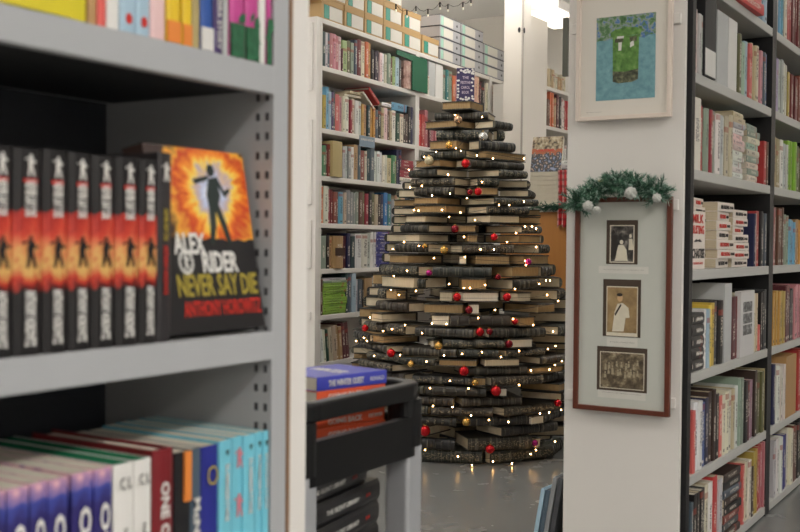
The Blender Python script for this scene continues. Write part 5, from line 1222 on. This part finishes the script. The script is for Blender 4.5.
# ------------------------------------------------------------------ book trolley
YF = .965
xr = at_y(419, 390, YF + .02).x; xl = at_y(300.5, 470, YF + .01).x - .012; wC, dC = xr - xl, .62
tr = empty('book_trolley', Matrix.Translation((xl, YF, 0)))
zrail = at_y(390, 388, YF).z
zr1, zr0 = zrail, zrail - .031
z_ap = .655; z_apb = .585
def rrect(x0, y0, x1, y1, r, n=6):
    p = []
    for cx, cy, a0 in ((x1 - r, y0 + r, -90), (x1 - r, y1 - r, 0), (x0 + r, y1 - r, 90), (x0 + r, y0 + r, 180)):
        for k in range(n + 1): a = rad(a0 + 90 * k / n); p.append((cx + r * math.cos(a), cy + r * math.sin(a)))
    return p
def ring(mb, o_, i_, z0, z1):
    n = len(o_); vs = [(x, y, z0) for x, y in o_] + [(x, y, z1) for x, y in o_] + [(x, y, z1) for x, y in i_] + [(x, y, z0) for x, y in i_]
    fs = []
    for k in range(n):
        j = (k + 1) % n; fs += [(k, j, n + j, n + k), (n + k, n + j, 2 * n + j, 2 * n + k), (2 * n + k, 2 * n + j, 3 * n + j, 3 * n + k), (3 * n + k, 3 * n + j, j, k)]
    mb.add(vs, fs)
mb = MB(); ring(mb, rrect(0, 0, wC, dC, .05), rrect(.026, .026, wC - .026, dC - .026, .03), zr0, zr1); mb.obj('hand_rail', M_PLASTIC, tr, bevel=.006)
mb = MB()
grip = MB()
for k in range(9): grip.box((.1 + k * .009, -.0015, zr0 + .004), (.105 + k * .009, .02, zr1 + .0012))
mb = MB().prism(rrect(.004, .006, wC - .004, dC - .006, .04), z_apb, z_ap - .03); ring(mb, rrect(.004, .006, wC - .004, dC - .006, .04), rrect(.02, .022, wC - .02, dC - .022, .03), z_ap - .03, z_ap); mb.obj('tray', M_PLASTIC, tr)
for (x, y) in ((.002, .004), (wC - .058, .004), (.002, dC - .06), (wC - .058, dC - .06)):
    MB().prism([(x + a, y + b) for a, b in rrect(0, 0, .056, .056, .02, 4)], .612 - .01, zr0 - .0005).obj('corner_post', M_PLASTIC, tr)
    MB().prism([(x + a, y + b) for a, b in rrect(.004, .004, .054, .054, .008, 3)], .07, .6015).obj('leg', M_LEG, tr)
    w_ = empty('caster', Matrix.Identity(4)); w_.parent = tr; w_.location = (x + .028, y + .028, .034)
    MB().tube([(-.012, 0, 0), (.012, 0, 0)], .033, 14).obj('wheel', M_PLASTIC, w_); MB().box((-.018, -.012, .005), (-.0125, .012, .036)).box((.0125, -.012, .005), (.018, .012, .036)).obj('fork', M_LEG, w_)
zls = .14
MB().prism(rrect(.06, .03, wC - .06, dC - .03, .02), zls - .03, zls).obj('lower_tray', M_PLASTIC, tr, bevel=.004)
MB().box((.0, .062, zls - .028), (.0595, dC - .062, zls - .002)).obj('tray_bracket', M_PLASTIC, tr); MB().box((wC - .0595, .062, zls - .028), (wC, dC - .062, zls - .002)).obj('tray_bracket', M_PLASTIC, tr)
tag(tr, 'two-tier trolley with black plastic rails and grey legs beside the end board', 'trolley')
# books on the top tray
q_ = at_fwd(321, 385, 1.77); zt0 = z_ap - .029
ztop_b = at_fwd(358, 376, 1.81).z
seq = [('orange', 'GOING BACK', 'lowest'), ('orange', 'GOING BACK', 'fourth from the top'), ('orange', 'GOING BACK', 'middle one'), ('orange', 'GOING BACK', 'second from the top'), ('royal blue', 'THE WINTER GUEST', 'topmost')]
Tt = (ztop_b - zt0) / 5.12
z = zt0 + .0005
for i, (c, s, w) in enumerate(seq):
    T = Tt * (1.12 if c == 'royal blue' else 1.0)
    Lb = .166
    M = Matrix.Translation((q_.x + .002, q_.y + .01, z)) @ Matrix.Rotation(rad(-11 + (0, 1, -1, .5, -.5)[i]), 4, 'Z') @ Matrix(((0, 0, 1, 0), (0, 1, 0, 0), (-1, 0, 0, T), (0, 0, 0, 1)))
    cm_ = flat('trolley_' + c, (66, 72, 176) if c == 'royal blue' else (222, 92, 56), .35, 0, .03)
    o = make_book('paperback', M, T - .0008, .125, Lb, c, False, M_PAGE_WHITE, cm_); z += T
    tag(o, f'{c.replace("royal ", "")} paperback on the trolley, {w} of the pile', 'book', 'paperbacks on the trolley')
    # spine lettering, reading along the spine
    mm = Matrix.Translation((T / 2, -.04 * T - .0009, Lb * .40)) @ Matrix.Rotation(rad(90), 4, 'X') @ Matrix.Rotation(rad(90), 4, 'Z')
    text(s, Lb * .5, T * .45, T_WHITE, o, mm, .02)
    mm = Matrix.Translation((T / 2, -.04 * T - .0009, Lb * .85)) @ Matrix.Rotation(rad(90), 4, 'X') @ Matrix.Rotation(rad(90), 4, 'Z'); text('ROSE TREMAIN' if c != 'royal blue' else 'RONALD', Lb * .2, T * .3, T_WHITE, o, mm, .0)
    if i == 4:
        mm = Matrix.Translation((-.0005, .06, Lb * .5)) @ Matrix.Rotation(rad(-90), 4, 'Y') @ Matrix.Rotation(rad(180), 4, 'Z') @ Matrix.Rotation(rad(90), 4, 'Z')
        text('WINTER', Lb * .5, .03, T_WHITE, o, mm, .0)
# black books on the lower tray
z = zls + .0005; n = 10
ztopb = at_fwd(378, 484, 1.88).z; T = (ztopb - z) / (n)
for i in range(n + 1):
    cr = at_y(371 if i == n else 383, 490, YF + .075); Tq = T * .95
    Lb = .235; a = rad(7 + R.uniform(-1.5, 1.5)) if i < n else rad(8)
    sx_ = cr.x - Lb * math.cos(a); sy_ = cr.y - Lb * math.sin(a) + .012
    M = Matrix.Translation((sx_ + R.uniform(-.003, .003), sy_, z)) @ Matrix.Rotation(a, 4, 'Z') @ Matrix(((0, 0, 1, 0), (0, 1, 0, 0), (-1, 0, 0, T), (0, 0, 0, 1)))
    o = make_book('hardback_book', M, T - .0008, .16, Lb, 'black', True, M_PAGE, flat('glossy_black', (30, 29, 31), .3)); z += T
    mm = Matrix.Translation((T / 2, -.13 * T - .0009, Lb * .38)) @ Matrix.Rotation(rad(90), 4, 'X') @ Matrix.Rotation(rad(90), 4, 'Z'); text('THE SILENT LIBRARY', Lb * .5, T * .2, T_WHITE, o, mm, .0)
    mm = Matrix.Translation((T / 2, -.13 * T - .0009, Lb * .78)) @ Matrix.Rotation(rad(90), 4, 'X') @ Matrix.Rotation(rad(90), 4, 'Z'); text('A N', Lb * .07, T * .16, T_RED, o, mm, .0)
    tag(o, f'glossy black hardback low on the trolley, {"topmost" if i == n else "lowest" if i == 0 else ORD[n - i] + " from the top"} of the pile', 'book', 'black hardbacks on the lower trolley tray')

w = bpy.data.worlds.new('world'); SC.world = w; w.use_nodes = True
w.node_tree.nodes['Background'].inputs[0].default_value = lin((255, 246, 235)); w.node_tree.nodes['Background'].inputs[1].default_value = .3
